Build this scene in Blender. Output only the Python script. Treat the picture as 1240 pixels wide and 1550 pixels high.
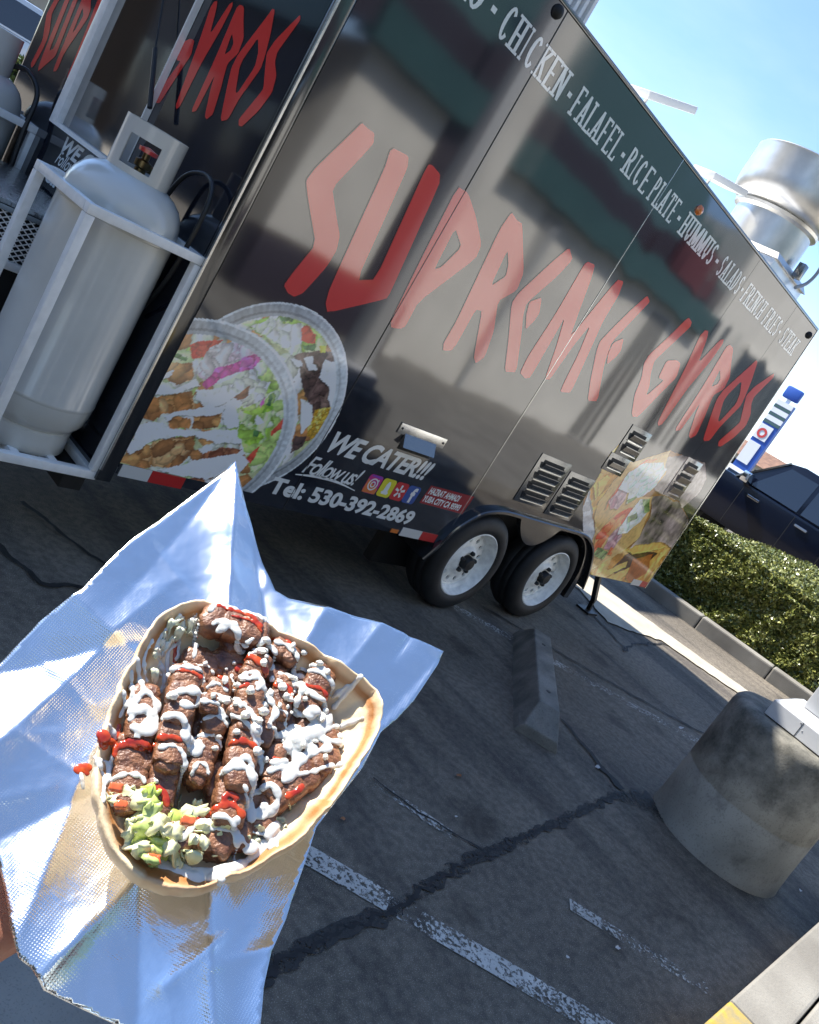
import bpy, bmesh, math, random
import numpy as np
from mathutils import Vector, Matrix, noise as mnoise
from mathutils.bvhtree import BVHTree
from mathutils.geometry import delaunay_2d_cdt

random.seed(7)
for o in list(bpy.data.objects): bpy.data.objects.remove(o)
scene = bpy.context.scene
col = scene.collection
R_ = math.radians

CAM_R = [[0.606795,-0.151404,-0.780306],[-0.610791,0.539405,-0.579635],[0.50866,0.828323,0.234832]]
CAM_F = 1324.5248204544903
HEAD = [[[[1.9266,1.8001],[1.9546,1.7971],[1.9905,1.7981],[2.0079,1.7707],[1.9952,1.7275],[1.9438,1.5776],[2.0088,1.5142],[2.0687,1.4589],[2.0884,1.4083],[2.0837,1.3415],[2.0476,1.2265],[2.0206,1.2009],[1.988,1.2032],[1.9578,1.221],[1.9658,1.2732],[1.9958,1.393],[1.8714,1.5153],[1.8379,1.5536],[1.8483,1.6036],[1.9076,1.75]]],[[[2.0956,1.7974],[2.1692,1.8066],[2.1905,1.7741],[2.2049,1.6539],[2.2389,1.3537],[2.3175,1.3874],[2.2703,1.7892],[2.2697,1.8253],[2.287,1.832],[2.341,1.824],[2.3627,1.7943],[2.4183,1.3714],[2.416,1.3453],[2.1904,1.2016],[2.1611,1.2293],[2.1443,1.2848],[2.1014,1.7297],[2.0862,1.7832]]],[[[2.4523,1.8274],[2.5162,1.832],[2.6163,1.7825],[2.7269,1.7099],[2.7406,1.6532],[2.5772,1.3939],[2.5834,1.2874],[2.5653,1.2694],[2.5177,1.258],[2.4975,1.2791],[2.473,1.5351]],[[2.5495,1.7035],[2.563,1.5308],[2.5923,1.5518],[2.6348,1.6588]]],[[[2.786,1.877],[2.8369,1.8664],[2.8795,1.8685],[3.0513,1.7172],[3.0745,1.6404],[3.0027,1.5606],[3.0851,1.4432],[3.1253,1.3282],[3.094,1.2853],[3.0596,1.3063],[2.9449,1.4919],[2.9043,1.4828],[2.9123,1.3197],[2.9049,1.286],[2.8587,1.2704],[2.8362,1.2996],[2.8357,1.4028],[2.777,1.7997]],[[2.883,1.7542],[2.9091,1.5933],[2.9626,1.6629],[2.9381,1.7067]]],[[[3.2359,1.915],[3.3033,1.884],[3.2738,1.7956],[3.1811,1.619],[3.2051,1.5704],[3.273,1.4906],[3.3915,1.3347],[3.3112,1.3125],[3.2111,1.4426],[3.0912,1.5846],[3.0962,1.6366],[3.1878,1.8293]]],[[[3.1962,1.6311],[3.2555,1.6764],[3.3024,1.613],[3.2999,1.5727],[3.2791,1.5224],[3.2253,1.5779]]],[[[3.4112,1.9197],[3.4719,1.9287],[3.5047,1.8763],[3.5668,1.7185],[3.6183,1.5985],[3.6956,1.9432],[3.7522,1.9556],[3.7812,1.8903],[3.7884,1.7515],[3.8258,1.6203],[3.8852,1.4095],[3.8873,1.3723],[3.8073,1.3521],[3.7907,1.3955],[3.7582,1.561],[3.7099,1.7016],[3.6825,1.5784],[3.6641,1.3783],[3.6324,1.372],[3.6163,1.3921],[3.563,1.5233],[3.4904,1.6628],[3.4993,1.5568],[3.5119,1.345],[3.4813,1.3283],[3.4205,1.3405],[3.405,1.4216],[3.4126,1.6541],[3.3989,1.8984]]],[[[4.008,1.9785],[4.0632,1.9632],[4.0311,1.8773],[3.9632,1.6972],[4.0157,1.5872],[4.1659,1.4043],[4.082,1.3798],[3.9948,1.4737],[3.8857,1.6187],[3.8655,1.6633],[3.8932,1.7388],[3.9482,1.8683]]],[[[3.9805,1.6957],[4.0413,1.7431],[4.0862,1.6867],[4.0779,1.6458],[4.0442,1.5888],[3.9927,1.64]]],[[[4.5058,2.0338],[4.5591,2.0273],[4.577,2.0033],[4.5273,1.9025],[4.4466,1.7436],[4.4925,1.679],[4.56,1.6193],[4.5944,1.5614],[4.6692,1.6895],[4.6061,1.6834],[4.5919,1.697],[4.5673,1.7834],[4.6596,1.8183],[4.7257,1.8173],[4.7792,1.7423],[4.7266,1.6239],[4.6507,1.4387],[4.5984,1.427],[4.5682,1.4389],[4.4715,1.5384],[4.4324,1.6334],[4.366,1.6997],[4.3602,1.7497],[4.4304,1.886],[4.4881,2.0186]]],[[[4.746,2.0418],[4.7866,2.0518],[4.8256,2.0156],[4.909,1.8773],[4.9772,2.0593],[5.0102,2.0755],[5.0339,2.0555],[5.0286,1.9259],[4.9802,1.7288],[4.9687,1.4777],[4.9379,1.4547],[4.9042,1.47],[4.8805,1.536],[4.8029,1.8241],[4.7343,2.0017]]],[[[5.1228,2.0767],[5.19,2.0758],[5.2887,2.0014],[5.3878,1.9335],[5.4111,1.8545],[5.3354,1.7861],[5.4064,1.6633],[5.468,1.5284],[5.4188,1.4894],[5.3737,1.4987],[5.2747,1.6368],[5.2416,1.7082],[5.2279,1.5019],[5.1755,1.483],[5.1556,1.503],[5.1373,1.8059],[5.0994,2.0544]],[[5.202,1.934],[5.2412,1.818],[5.2934,1.8539],[5.286,1.8915]]],[[[5.5694,2.1187],[5.606,2.1154],[5.7016,2.0005],[5.7645,1.8923],[5.787,1.8343],[5.7063,1.6607],[5.6931,1.5433],[5.6247,1.5205],[5.5898,1.5332],[5.4768,1.683],[5.4139,1.7787],[5.417,1.8512],[5.5502,2.0767]],[[5.5673,1.964],[5.5121,1.8438],[5.5141,1.7977],[5.6172,1.6795],[5.6486,1.6774],[5.7039,1.8318],[5.6564,1.9026]]],[[[5.9367,2.1382],[5.9683,2.1158],[5.9328,2.0398],[5.8858,1.9388],[5.9152,1.893],[6.0174,1.8336],[6.0607,1.7557],[6.012,1.6526],[5.9093,1.5478],[5.8627,1.5418],[5.8246,1.5712],[5.9192,1.7178],[5.9371,1.7559],[5.8351,1.8481],[5.7665,1.9142],[5.7915,1.9858],[5.8898,2.0911]]]]
WRAP_OUT = [[4.6423,0.8847],[4.6486,0.9373],[4.6485,1.0519],[4.6233,1.1093],[4.6233,1.1843],[4.6358,1.2496],[4.7147,1.2379],[4.9228,1.1915],[5.2714,1.3654],[5.4755,1.3762],[5.8392,1.4048],[6.0325,1.3136],[6.0769,1.2003],[5.9846,1.059],[6.1853,1.0016],[6.2874,0.939],[6.2518,0.7547],[6.3494,0.3893],[5.9836,0.384],[5.2589,0.3833],[5.2486,0.4772],[5.0885,0.5843],[4.8848,0.6774],[4.736,0.7987]]
WRAP_LAYERS = [["paper",[[4.736,0.7987],[4.6486,0.9373],[4.7781,0.9117],[4.9008,0.775],[5.0868,0.6685],[5.2643,0.4646],[4.9163,0.6416]]],["fry",[[4.6486,0.9373],[4.6579,1.054],[4.6109,1.1189],[4.6233,1.1843],[4.6358,1.2496],[4.7147,1.2379],[4.9228,1.1915],[4.87,1.0749],[4.8446,0.9381],[4.8936,0.8007],[4.7454,0.8791]]],["fry2",[[4.6109,1.1189],[4.6171,1.1704],[4.8696,1.1141],[4.8166,1.0762]]],["fry2",[[4.6233,1.1843],[4.6483,1.2403],[4.8823,1.1821],[4.8661,1.1263]]],["fry2",[[4.674,0.9554],[4.6485,1.0519],[4.7316,1.0447],[4.8048,0.8907]]],["fry2",[[4.6931,0.9979],[4.738,1.0589],[4.8035,1.0474],[4.798,0.9156]]],["foil",[[5.2626,1.3115],[5.4755,1.3762],[5.8392,1.4048],[6.0325,1.3136],[6.0769,1.2003],[5.9941,1.053],[5.7866,1.0968],[5.5278,1.0749],[5.3914,1.1043],[5.3986,1.2324]]],["bread",[[4.9215,0.7787],[4.8449,0.8985],[4.87,1.0749],[4.9228,1.1915],[5.2714,1.3654],[5.3355,1.2737],[5.4306,1.2114],[5.3842,1.0886],[5.198,0.9533],[5.1418,0.8315],[5.092,0.7671],[5.0573,0.6917]]],["orange",[[4.9903,0.8454],[4.94,0.9438],[4.965,1.1222],[5.0749,1.2402],[5.1894,1.2806],[5.0622,1.1705],[4.9803,1.0323],[4.989,0.9265]]],["onion",[[5.0396,0.8681],[4.9473,0.9184],[4.9809,0.9923],[5.0646,1.05],[5.1389,0.9557],[5.1259,0.8842]]],["cream",[[4.9668,1.0028],[4.965,1.1222],[5.0614,1.2104],[5.2861,1.2761],[5.3942,1.2454],[5.3987,1.1199],[5.2878,0.9707],[5.1909,0.9381],[5.1231,1.0076]]],["green",[[5.1608,0.96],[5.2415,1.0036],[5.3178,0.9906],[5.2208,0.9368]]],["fry",[[5.204,0.4279],[5.3181,0.4862],[5.5706,0.6399],[5.669,0.6997],[6.0213,0.7685],[6.2227,0.7504],[6.3494,0.3893],[5.9836,0.384],[5.4492,0.3829]]],["dark",[[5.561,0.472],[5.6556,0.6217],[6.0832,0.6819],[6.0499,0.6131],[5.7998,0.5172],[5.7519,0.4174]]],["fry2",[[5.6129,0.6308],[5.6778,0.6934],[6.0213,0.7685],[6.1365,0.7378],[5.9176,0.6586],[5.7246,0.616]]],["fry2",[[5.3919,0.4063],[5.6267,0.5108],[5.719,0.5536],[5.7473,0.5106],[5.5476,0.3941]]],["fry3",[[5.779,0.577],[6.019,0.6569],[6.1328,0.5101],[5.97,0.3939],[5.8581,0.4295]]],["fry2",[[5.5977,0.3998],[5.7998,0.5172],[5.8288,0.4736],[5.7886,0.3901]]],["foil",[[5.6493,0.7572],[5.6202,0.8424],[5.6086,0.9147],[5.4487,1.0447],[5.6178,1.0783],[5.8935,1.0723],[6.1853,1.0016],[6.2874,0.939],[6.2518,0.7547],[6.0213,0.7685],[5.6778,0.6934],[5.6206,0.6471]]],["bread",[[5.0807,0.6113],[5.035,0.7297],[5.1408,0.873],[5.2568,0.9927],[5.4487,1.0447],[5.5453,0.9474],[5.5858,0.8662],[5.6493,0.7572],[5.5706,0.6399],[5.4518,0.5334],[5.3503,0.4608],[5.3041,0.4329],[5.2257,0.4742]]],["orange",[[5.1782,0.5545],[5.0868,0.6685],[5.1129,0.8124],[5.2438,0.9201],[5.3544,0.9337],[5.3843,0.8603],[5.2629,0.782],[5.2282,0.6622],[5.2462,0.564]]],["onion",[[5.2836,0.5984],[5.2426,0.693],[5.2857,0.7859],[5.405,0.7186],[5.417,0.6029]]],["cream",[[5.3015,0.7742],[5.2989,0.8595],[5.3178,0.9906],[5.4458,1.0155],[5.5285,0.9589],[5.5124,0.8536],[5.4436,0.7541],[5.3418,0.7232]]],["green",[[5.2162,0.5454],[5.1996,0.6006],[5.3622,0.5804],[5.3799,0.5238],[5.2935,0.5269]]],["green",[[5.3218,0.8636],[5.3828,0.9032],[5.4433,0.8707],[5.3696,0.8289]]],["green",[[5.3408,0.995],[5.4296,1.0267],[5.5453,0.9474],[5.5015,0.9248]]],["orange",[[5.3784,0.5679],[5.3608,0.6242],[5.4245,0.6187],[5.4426,0.562]]]]
F_O = [0.33037,0.26516,1.23439]
F_U = [0.828181,-0.530597,0.180508]
F_V = [0.403574,0.78806,0.464854]
F_N = [-0.388901,-0.312135,0.866791]
FOIL = [[-0.0252,0.2096],[-0.0204,0.1943],[-0.0126,0.1728],[-0.0035,0.1539],[0.0067,0.1349],[0.016,0.1174],[0.0252,0.1128],[0.0497,0.1115],[0.0771,0.1104],[0.1052,0.1076],[0.1353,0.1015],[0.1316,0.0913],[0.1246,0.0787],[0.1142,0.0604],[0.103,0.0456],[0.0923,0.0344],[0.0804,0.0077],[0.0654,-0.0147],[0.0533,-0.0333],[0.049,-0.0497],[0.0413,-0.0816],[0.0354,-0.0968],[0.033,-0.1133],[0.0326,-0.1323],[0.0136,-0.1413],[-0.0302,-0.1328],[-0.0518,-0.1268],[-0.0641,-0.1233],[-0.0717,-0.1153],[-0.0775,-0.112],[-0.084,-0.1007],[-0.0908,-0.0848],[-0.0962,-0.0739],[-0.1115,-0.0486],[-0.132,-0.0157],[-0.1353,0.0092],[-0.1263,0.0269],[-0.1137,0.0531],[-0.0965,0.0759],[-0.087,0.0992],[-0.0778,0.1194],[-0.0627,0.1459],[-0.0463,0.1748]]
PITA = [[-0.032,0.0654],[-0.0418,0.0627],[-0.0533,0.0503],[-0.06,0.0353],[-0.0632,0.0161],[-0.0665,-0.0006],[-0.0684,-0.0162],[-0.0668,-0.0374],[-0.064,-0.0531],[-0.0583,-0.0639],[-0.0509,-0.0741],[-0.0419,-0.0814],[-0.0312,-0.0855],[-0.0185,-0.0865],[-0.0063,-0.0831],[0.0083,-0.0747],[0.0235,-0.0655],[0.0352,-0.055],[0.0417,-0.0457],[0.0512,-0.0326],[0.0582,-0.0208],[0.0654,-0.0054],[0.0721,0.0107],[0.0726,0.0228],[0.0688,0.0325],[0.0619,0.0363],[0.0515,0.0403],[0.0393,0.0474],[0.0238,0.0528],[0.0066,0.0597],[-0.0135,0.0647]]
MEAT = [[[-0.0523,0.003],[-0.0505,-0.0162],0.009,0.04],[[-0.0529,-0.0206],[-0.0495,-0.0464],0.0099,0.036],[[-0.0353,0.0172],[-0.0346,-0.0038],0.0093,0.046],[[-0.0351,-0.006],[-0.0349,-0.0265],0.009,0.044],[[-0.0349,-0.0266],[-0.0361,-0.0488],0.0084,0.038],[[-0.0168,0.0163],[-0.0159,-0.0048],0.0073,0.044],[[-0.0164,-0.0091],[-0.0194,-0.0302],0.0076,0.04],[[-0.0014,0.0186],[-0.0002,-0.0034],0.0082,0.048],[[-0.0011,-0.0088],[-0.0003,-0.032],0.0087,0.046],[[-0.0031,-0.0337],[-0.0024,-0.0487],0.009,0.042],[[-0.0201,-0.0605],[0.0042,-0.056],0.009,0.036],[[0.0094,-0.0317],[0.0067,-0.0543],0.0067,0.036],[[0.0109,0.0122],[0.01,-0.007],0.0058,0.044],[[0.0177,0.0264],[0.0178,0.0099],0.0067,0.042],[[0.0186,0.0078],[0.0189,0.0047],0.0044,0.04],[[0.0178,-0.0142],[0.0179,-0.029],0.007,0.04],[[0.0184,-0.0358],[0.0164,-0.0501],0.0067,0.036],[[0.039,0.0368],[0.0323,0.0197],0.009,0.042],[[0.0342,0.0123],[0.0352,-0.002],0.0079,0.038],[[-0.0234,0.0538],[-0.0032,0.0521],0.0102,0.046],[[-0.0133,0.0468],[-0.0045,0.051],0.0073,0.04],[[-0.0271,0.0343],[-0.0194,0.0328],0.0073,0.036],[[0.0019,0.034],[-0.0004,0.0283],0.0076,0.046],[[0.0185,0.0447],[0.0136,0.047],0.0067,0.044],[[-0.0059,0.0036],[-0.0071,0.0018],0.005,0.05],[[-0.0214,0.0032],[-0.0212,0.0017],0.0052,0.05]]
SAUCE = [[[[-0.0583,-0.0086],[-0.0536,0.0047],[-0.0476,0.0014],[-0.0445,-0.004]],0.00233,"w"],[[[-0.0571,-0.0113],[-0.0519,-0.0041],[-0.0456,-0.0088],[-0.0471,-0.015],[-0.0549,-0.0152]],0.0035,"w"],[[[-0.056,-0.0066],[-0.0475,-0.0062],[-0.0499,-0.0141]],0.0032,"w"],[[[-0.0596,-0.0413],[-0.053,-0.0374],[-0.046,-0.0374],[-0.0436,-0.0397]],0.00204,"w"],[[[-0.06,-0.048],[-0.0559,-0.0525]],0.00175,"w"],[[[-0.0441,0.0165],[-0.037,0.0199],[-0.0284,0.0195],[-0.0252,0.0178]],0.00233,"w"],[[[-0.0421,0.0012],[-0.036,0.0057],[-0.0278,0.0068],[-0.028,-0.0003],[-0.0348,-0.0011]],0.00291,"w"],[[[-0.0421,-0.0095],[-0.035,-0.0079],[-0.0302,-0.0122],[-0.0265,-0.018],[-0.0197,-0.0181]],0.00291,"w"],[[[-0.0312,-0.0146],[-0.0258,-0.0222],[-0.0215,-0.0155]],0.00262,"w"],[[[-0.0412,-0.0253],[-0.0351,-0.0227],[-0.0293,-0.0258],[-0.0266,-0.0337],[-0.0242,-0.0361]],0.00204,"w"],[[[-0.0294,-0.0171],[-0.0226,-0.0172],[-0.0232,-0.0217]],0.0035,"w"],[[[-0.0228,-0.033],[-0.021,-0.027],[-0.0169,-0.0277],[-0.015,-0.0315]],0.00175,"w"],[[[-0.0256,0.0018],[-0.0172,0.0021],[-0.011,-0.0012],[-0.0051,-0.003]],0.00204,"w"],[[[-0.0231,-0.0054],[-0.0152,-0.0021],[-0.0089,-0.0069]],0.00189,"w"],[[[-0.0081,0.0203],[-0.0013,0.0253],[0.0038,0.0198],[0.0015,0.0143]],0.00233,"w"],[[[0.0011,0.0175],[0.0089,0.0144],[0.0141,0.0075],[0.0118,0.0007]],0.00262,"w"],[[[-0.0047,0.0049],[0.0019,-0.0015],[0.0059,-0.0114],[0.0104,-0.0194],[0.0117,-0.0251]],0.00262,"w"],[[[-0.0051,-0.003],[0.0012,-0.0078],[0.0081,-0.0184]],0.00204,"w"],[[[-0.0095,-0.0319],[-0.0019,-0.0276],[0.004,-0.0308],[0.0077,-0.0386],[0.0102,-0.0491]],0.00291,"w"],[[[-0.0073,-0.0287],[0.0002,-0.0229],[0.005,-0.0278],[0.0094,-0.0355]],0.00233,"w"],[[[0.002,-0.0368],[0.007,-0.0442],[0.0089,-0.0493]],0.00204,"w"],[[[-0.0295,-0.0615],[-0.0219,-0.0622],[-0.0165,-0.0562],[-0.008,-0.0521],[-0.0012,-0.0537],[0.0035,-0.0594],[0.0057,-0.0662]],0.00248,"w"],[[[-0.0165,-0.0562],[-0.0087,-0.0562],[-0.0009,-0.0562]],0.00204,"w"],[[[0.0012,-0.0519],[0.0061,-0.059],[0.009,-0.0612]],0.00175,"w"],[[[0.01,-0.0354],[0.0166,-0.0313],[0.0213,-0.0362],[0.0192,-0.0435],[0.0114,-0.0475]],0.00291,"w"],[[[0.0125,-0.0446],[0.0161,-0.0399]],0.00291,"w"],[[[0.0115,-0.0542],[0.0176,-0.0546]],0.00175,"w"],[[[0.0216,-0.0097],[0.0277,-0.0115],[0.0267,-0.0177],[0.0145,-0.0245]],0.00233,"w"],[[[0.0154,-0.0199],[0.0238,-0.0168]],0.00233,"w"],[[[0.0136,-0.0021],[0.0209,-0.0021],[0.0264,0.0038],[0.0419,-0.0009],[0.0541,0.0001]],0.00291,"w"],[[[0.0235,0.0032],[0.0326,0.0019],[0.0445,0.0061],[0.0551,0.0133],[0.0646,0.0162]],0.00233,"w"],[[[0.0287,-0.0233],[0.0372,-0.0202],[0.0458,-0.0155],[0.0547,-0.0123]],0.00204,"w"],[[[0.0256,-0.0042],[0.0289,-0.0082],[0.0388,0.0001]],0.00233,"w"],[[[0.0308,-0.0139],[0.0379,-0.0095],[0.0467,-0.0046]],0.00291,"w"],[[[-0.0269,0.0481],[-0.0228,0.051],[-0.0147,0.0478],[-0.0094,0.0421],[-0.0037,0.0454]],0.00291,"w"],[[[-0.0296,0.0563],[-0.0259,0.062],[-0.0166,0.0619],[-0.0073,0.0626],[0.0002,0.0592]],0.00262,"w"],[[[-0.0062,0.0667],[0.0001,0.0666],[0.0017,0.0596]],0.00262,"w"],[[[-0.0235,0.0455],[-0.0152,0.0513],[-0.0111,0.0435]],0.00291,"w"],[[[-0.0016,0.0407],[0.0038,0.0474],[0.0106,0.042],[0.0098,0.0348]],0.00262,"w"],[[[-0.0042,0.0365],[0.0031,0.0401],[0.0111,0.0369]],0.00233,"w"],[[[0.0099,0.049],[0.018,0.0475],[0.0234,0.04],[0.023,0.026]],0.00262,"w"],[[[0.0147,0.0326],[0.0226,0.0311],[0.0246,0.0247]],0.00262,"w"],[[[0.0269,0.0356],[0.0364,0.0362],[0.0447,0.0312]],0.00248,"w"],[[[0.026,0.0268],[0.0358,0.0206],[0.0437,0.0207]],0.00291,"w"],[[[0.0278,0.0238],[0.0256,0.0133],[0.0366,0.0092],[0.0431,0.0042]],0.00291,"w"],[[[0.0317,0.0131],[0.0411,0.0118],[0.0416,0.0039]],0.0032,"w"],[[[0.028,0.0412],[0.0378,0.0383],[0.0464,0.0282]],0.00219,"w"],[[[-0.0311,0.0279],[-0.0241,0.0297],[-0.0192,0.0259]],0.00131,"w"],[[[-0.0292,0.0251],[-0.026,0.0226]],0.00131,"w"],[[[-0.0114,0.0228],[-0.005,0.0194],[0.0005,0.0224]],0.00204,"w"],[[[-0.0246,-0.0132],[-0.0152,-0.0112],[-0.0104,-0.0162]],0.00175,"w"],[[[0.0139,0.0091],[0.0199,0.0088],[0.0213,0.0027]],0.00146,"w"],[[[-0.0243,0.0116],[-0.0192,0.016],[-0.0129,0.0126]],0.0016,"w"],[[[-0.0249,0.0066],[-0.0183,0.0098],[-0.0123,0.008]],0.0016,"w"],[[[-0.0176,0.0052],[-0.0097,0.0101],[-0.0059,0.0031]],0.00233,"w"],[[[0.0231,-0.0094],[0.0299,-0.0018],[0.0416,0.0031]],0.00495,"w"],[[[0.0233,-0.0272],[0.0296,-0.0172],[0.0377,-0.0064]],0.00437,"w"],[[[0.0104,-0.0622],[0.0177,-0.0559],[0.0237,-0.0468]],0.00437,"w"],[[[0.0289,-0.0082],[0.0328,-0.0012],[0.0414,0.007],[0.0471,0.0165]],0.00437,"w"],[[[-0.0411,0.0531],[-0.0405,0.0409],[-0.0402,0.0307]],0.00204,"w"],[[[-0.0497,0.0436],[-0.052,0.0327],[-0.0446,0.0229],[-0.0442,0.0132]],0.00204,"w"],[[[-0.0354,0.0547],[-0.0321,0.0431],[-0.0319,0.0328]],0.00204,"w"],[[[-0.0553,0.0352],[-0.0572,0.023],[-0.0527,0.0144]],0.00175,"w"],[[[-0.0608,0.0204],[-0.0564,0.0119],[-0.0536,0.0047]],0.00233,"w"],[[[-0.0622,0.0136],[-0.0587,0.0035],[-0.0598,-0.0044]],0.00204,"w"],[[[-0.0638,0.0023],[-0.0613,-0.0032],[-0.062,-0.0094]],0.00175,"w"],[[[-0.0664,-0.0162],[-0.0615,-0.0209],[-0.0604,-0.032],[-0.0617,-0.043],[-0.0606,-0.0533]],0.00204,"w"],[[[-0.0724,-0.0232],[-0.0676,-0.0334],[-0.0623,-0.0405]],0.00175,"w"],[[[-0.0673,-0.0347],[-0.0628,-0.0324],[-0.0599,-0.04]],0.00204,"w"],[[[-0.0408,0.0425],[-0.0452,0.0345],[-0.0416,0.022]],0.00204,"w"],[[[-0.0224,-0.0735],[-0.0109,-0.0755],[0.0015,-0.0737],[0.011,-0.0673],[0.0193,-0.0583],[0.0239,-0.0495]],0.00437,"w"],[[[-0.0324,-0.0725],[-0.0234,-0.0749],[-0.0106,-0.0779],[0.0018,-0.0761]],0.0032,"w"],[[[0.0209,-0.0606],[0.0255,-0.052]],0.0032,"w"],[[[0.0499,0.0238],[0.059,0.0364],[0.0655,0.0424]],0.00233,"w"],[[[0.048,0.0285],[0.0542,0.0335]],0.00204,"w"],[[[-0.0395,-0.0675],[-0.0338,-0.0715],[-0.0295,-0.0684]],0.00146,"w"],[[[-0.0614,-0.0122],[-0.0609,-0.0208],[-0.0598,-0.0291]],0.00189,"r"],[[[-0.0603,-0.0264],[-0.0538,-0.0208],[-0.047,-0.0222],[-0.043,-0.0228]],0.00219,"r"],[[[-0.056,-0.0227],[-0.048,-0.0239]],0.00189,"r"],[[[-0.0422,-0.0198],[-0.0358,-0.0185],[-0.0317,-0.0191]],0.00189,"r"],[[[-0.0442,0.0451],[-0.0408,0.0339],[-0.0386,0.0294],[-0.0353,0.0269]],0.00146,"r"],[[[-0.0199,0.0207],[-0.0152,0.0186],[-0.0132,0.0142]],0.0016,"r"],[[[-0.0257,0.0611],[-0.0164,0.0601],[-0.0069,0.059],[-0.0007,0.0534]],0.0016,"r"],[[[-0.0174,0.0561],[-0.0065,0.0555],[0.0004,0.0501]],0.00117,"r"],[[[-0.0079,0.0304],[-0.004,0.0348],[0.0025,0.0313],[0.006,0.027]],0.00219,"r"],[[[0.0078,0.0539],[0.0142,0.0538],[0.0178,0.0493]],0.0016,"r"],[[[-0.0088,-0.0174],[-0.0022,-0.0145],[0.005,-0.0161]],0.00189,"r"],[[[-0.0158,-0.0521],[-0.0085,-0.0482],[-0.0023,-0.0458],[0.0037,-0.0502]],0.00204,"r"],[[[-0.0065,-0.0438],[-0.0043,-0.0407],[0.0,-0.0427]],0.00189,"r"],[[[-0.0388,-0.0415],[-0.0338,-0.0446],[-0.0316,-0.0496]],0.00204,"r"],[[[-0.034,-0.0433],[-0.0325,-0.0484]],0.00189,"r"],[[[0.0165,-0.0168],[0.0239,-0.0183],[0.0284,-0.0204]],0.00146,"r"],[[[0.0292,0.0258],[0.037,0.026],[0.042,0.022],[0.045,0.0111]],0.0016,"r"],[[[0.0254,-0.0354],[0.0308,-0.0316],[0.0334,-0.0283]],0.00204,"r"],[[[0.0125,0.0235],[0.0201,0.0237],[0.0223,0.0159]],0.00189,"r"],[[[-0.0421,0.017],[-0.0337,0.0174],[-0.0277,0.0156]],0.00131,"r"],[[[-0.0073,0.0139],[-0.0032,0.0165]],0.00175,"r"],[[[-0.0735,-0.0226],[-0.07,-0.0204],[-0.0665,-0.0242]],0.0032,"r"],[[[-0.0665,-0.0242],[-0.0628,-0.0227],[-0.0604,-0.0245]],0.00219,"r"],[[[-0.0694,-0.0232],[-0.0658,-0.027]],0.00233,"r"]]
LETT = [[-0.0451,-0.054],[-0.0472,-0.0503],[-0.0398,-0.061],[-0.0534,-0.0514],[-0.0567,-0.0479],[-0.0495,-0.0573],[-0.0349,-0.0667],[-0.0366,-0.0708],[-0.0275,-0.0578],[-0.0222,-0.0583],[-0.0336,-0.0601],[-0.0279,-0.0696],[-0.0455,-0.0645],[-0.0095,-0.063],[-0.0038,-0.0648],[-0.0388,-0.066],[-0.0525,-0.0552],[-0.0237,-0.0715],[-0.0311,-0.0662],[-0.0408,-0.0689],[-0.0138,-0.061],[-0.0536,-0.0619],[-0.0332,-0.0753],[-0.0471,-0.0686],[-0.0318,-0.0558],[-0.02,-0.0632]]
WALL = [[-0.0364,0.0632],[-0.0365,0.0502],[-0.0302,0.0593],[-0.0427,0.0504],[-0.0461,0.0442],[-0.0468,0.0317],[-0.0506,0.036],[-0.0509,0.0223],[-0.0557,0.0178],[-0.0552,0.0082],[0.0567,0.0388],[0.0635,0.0385],[0.0555,0.0296],[0.0475,-0.0008],[0.0391,-0.0135],[-0.0318,0.0497]]
PALM = [[-0.1109,-0.0808],[-0.096,-0.084],[-0.0858,-0.0657],[-0.1395,-0.1646]]
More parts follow.
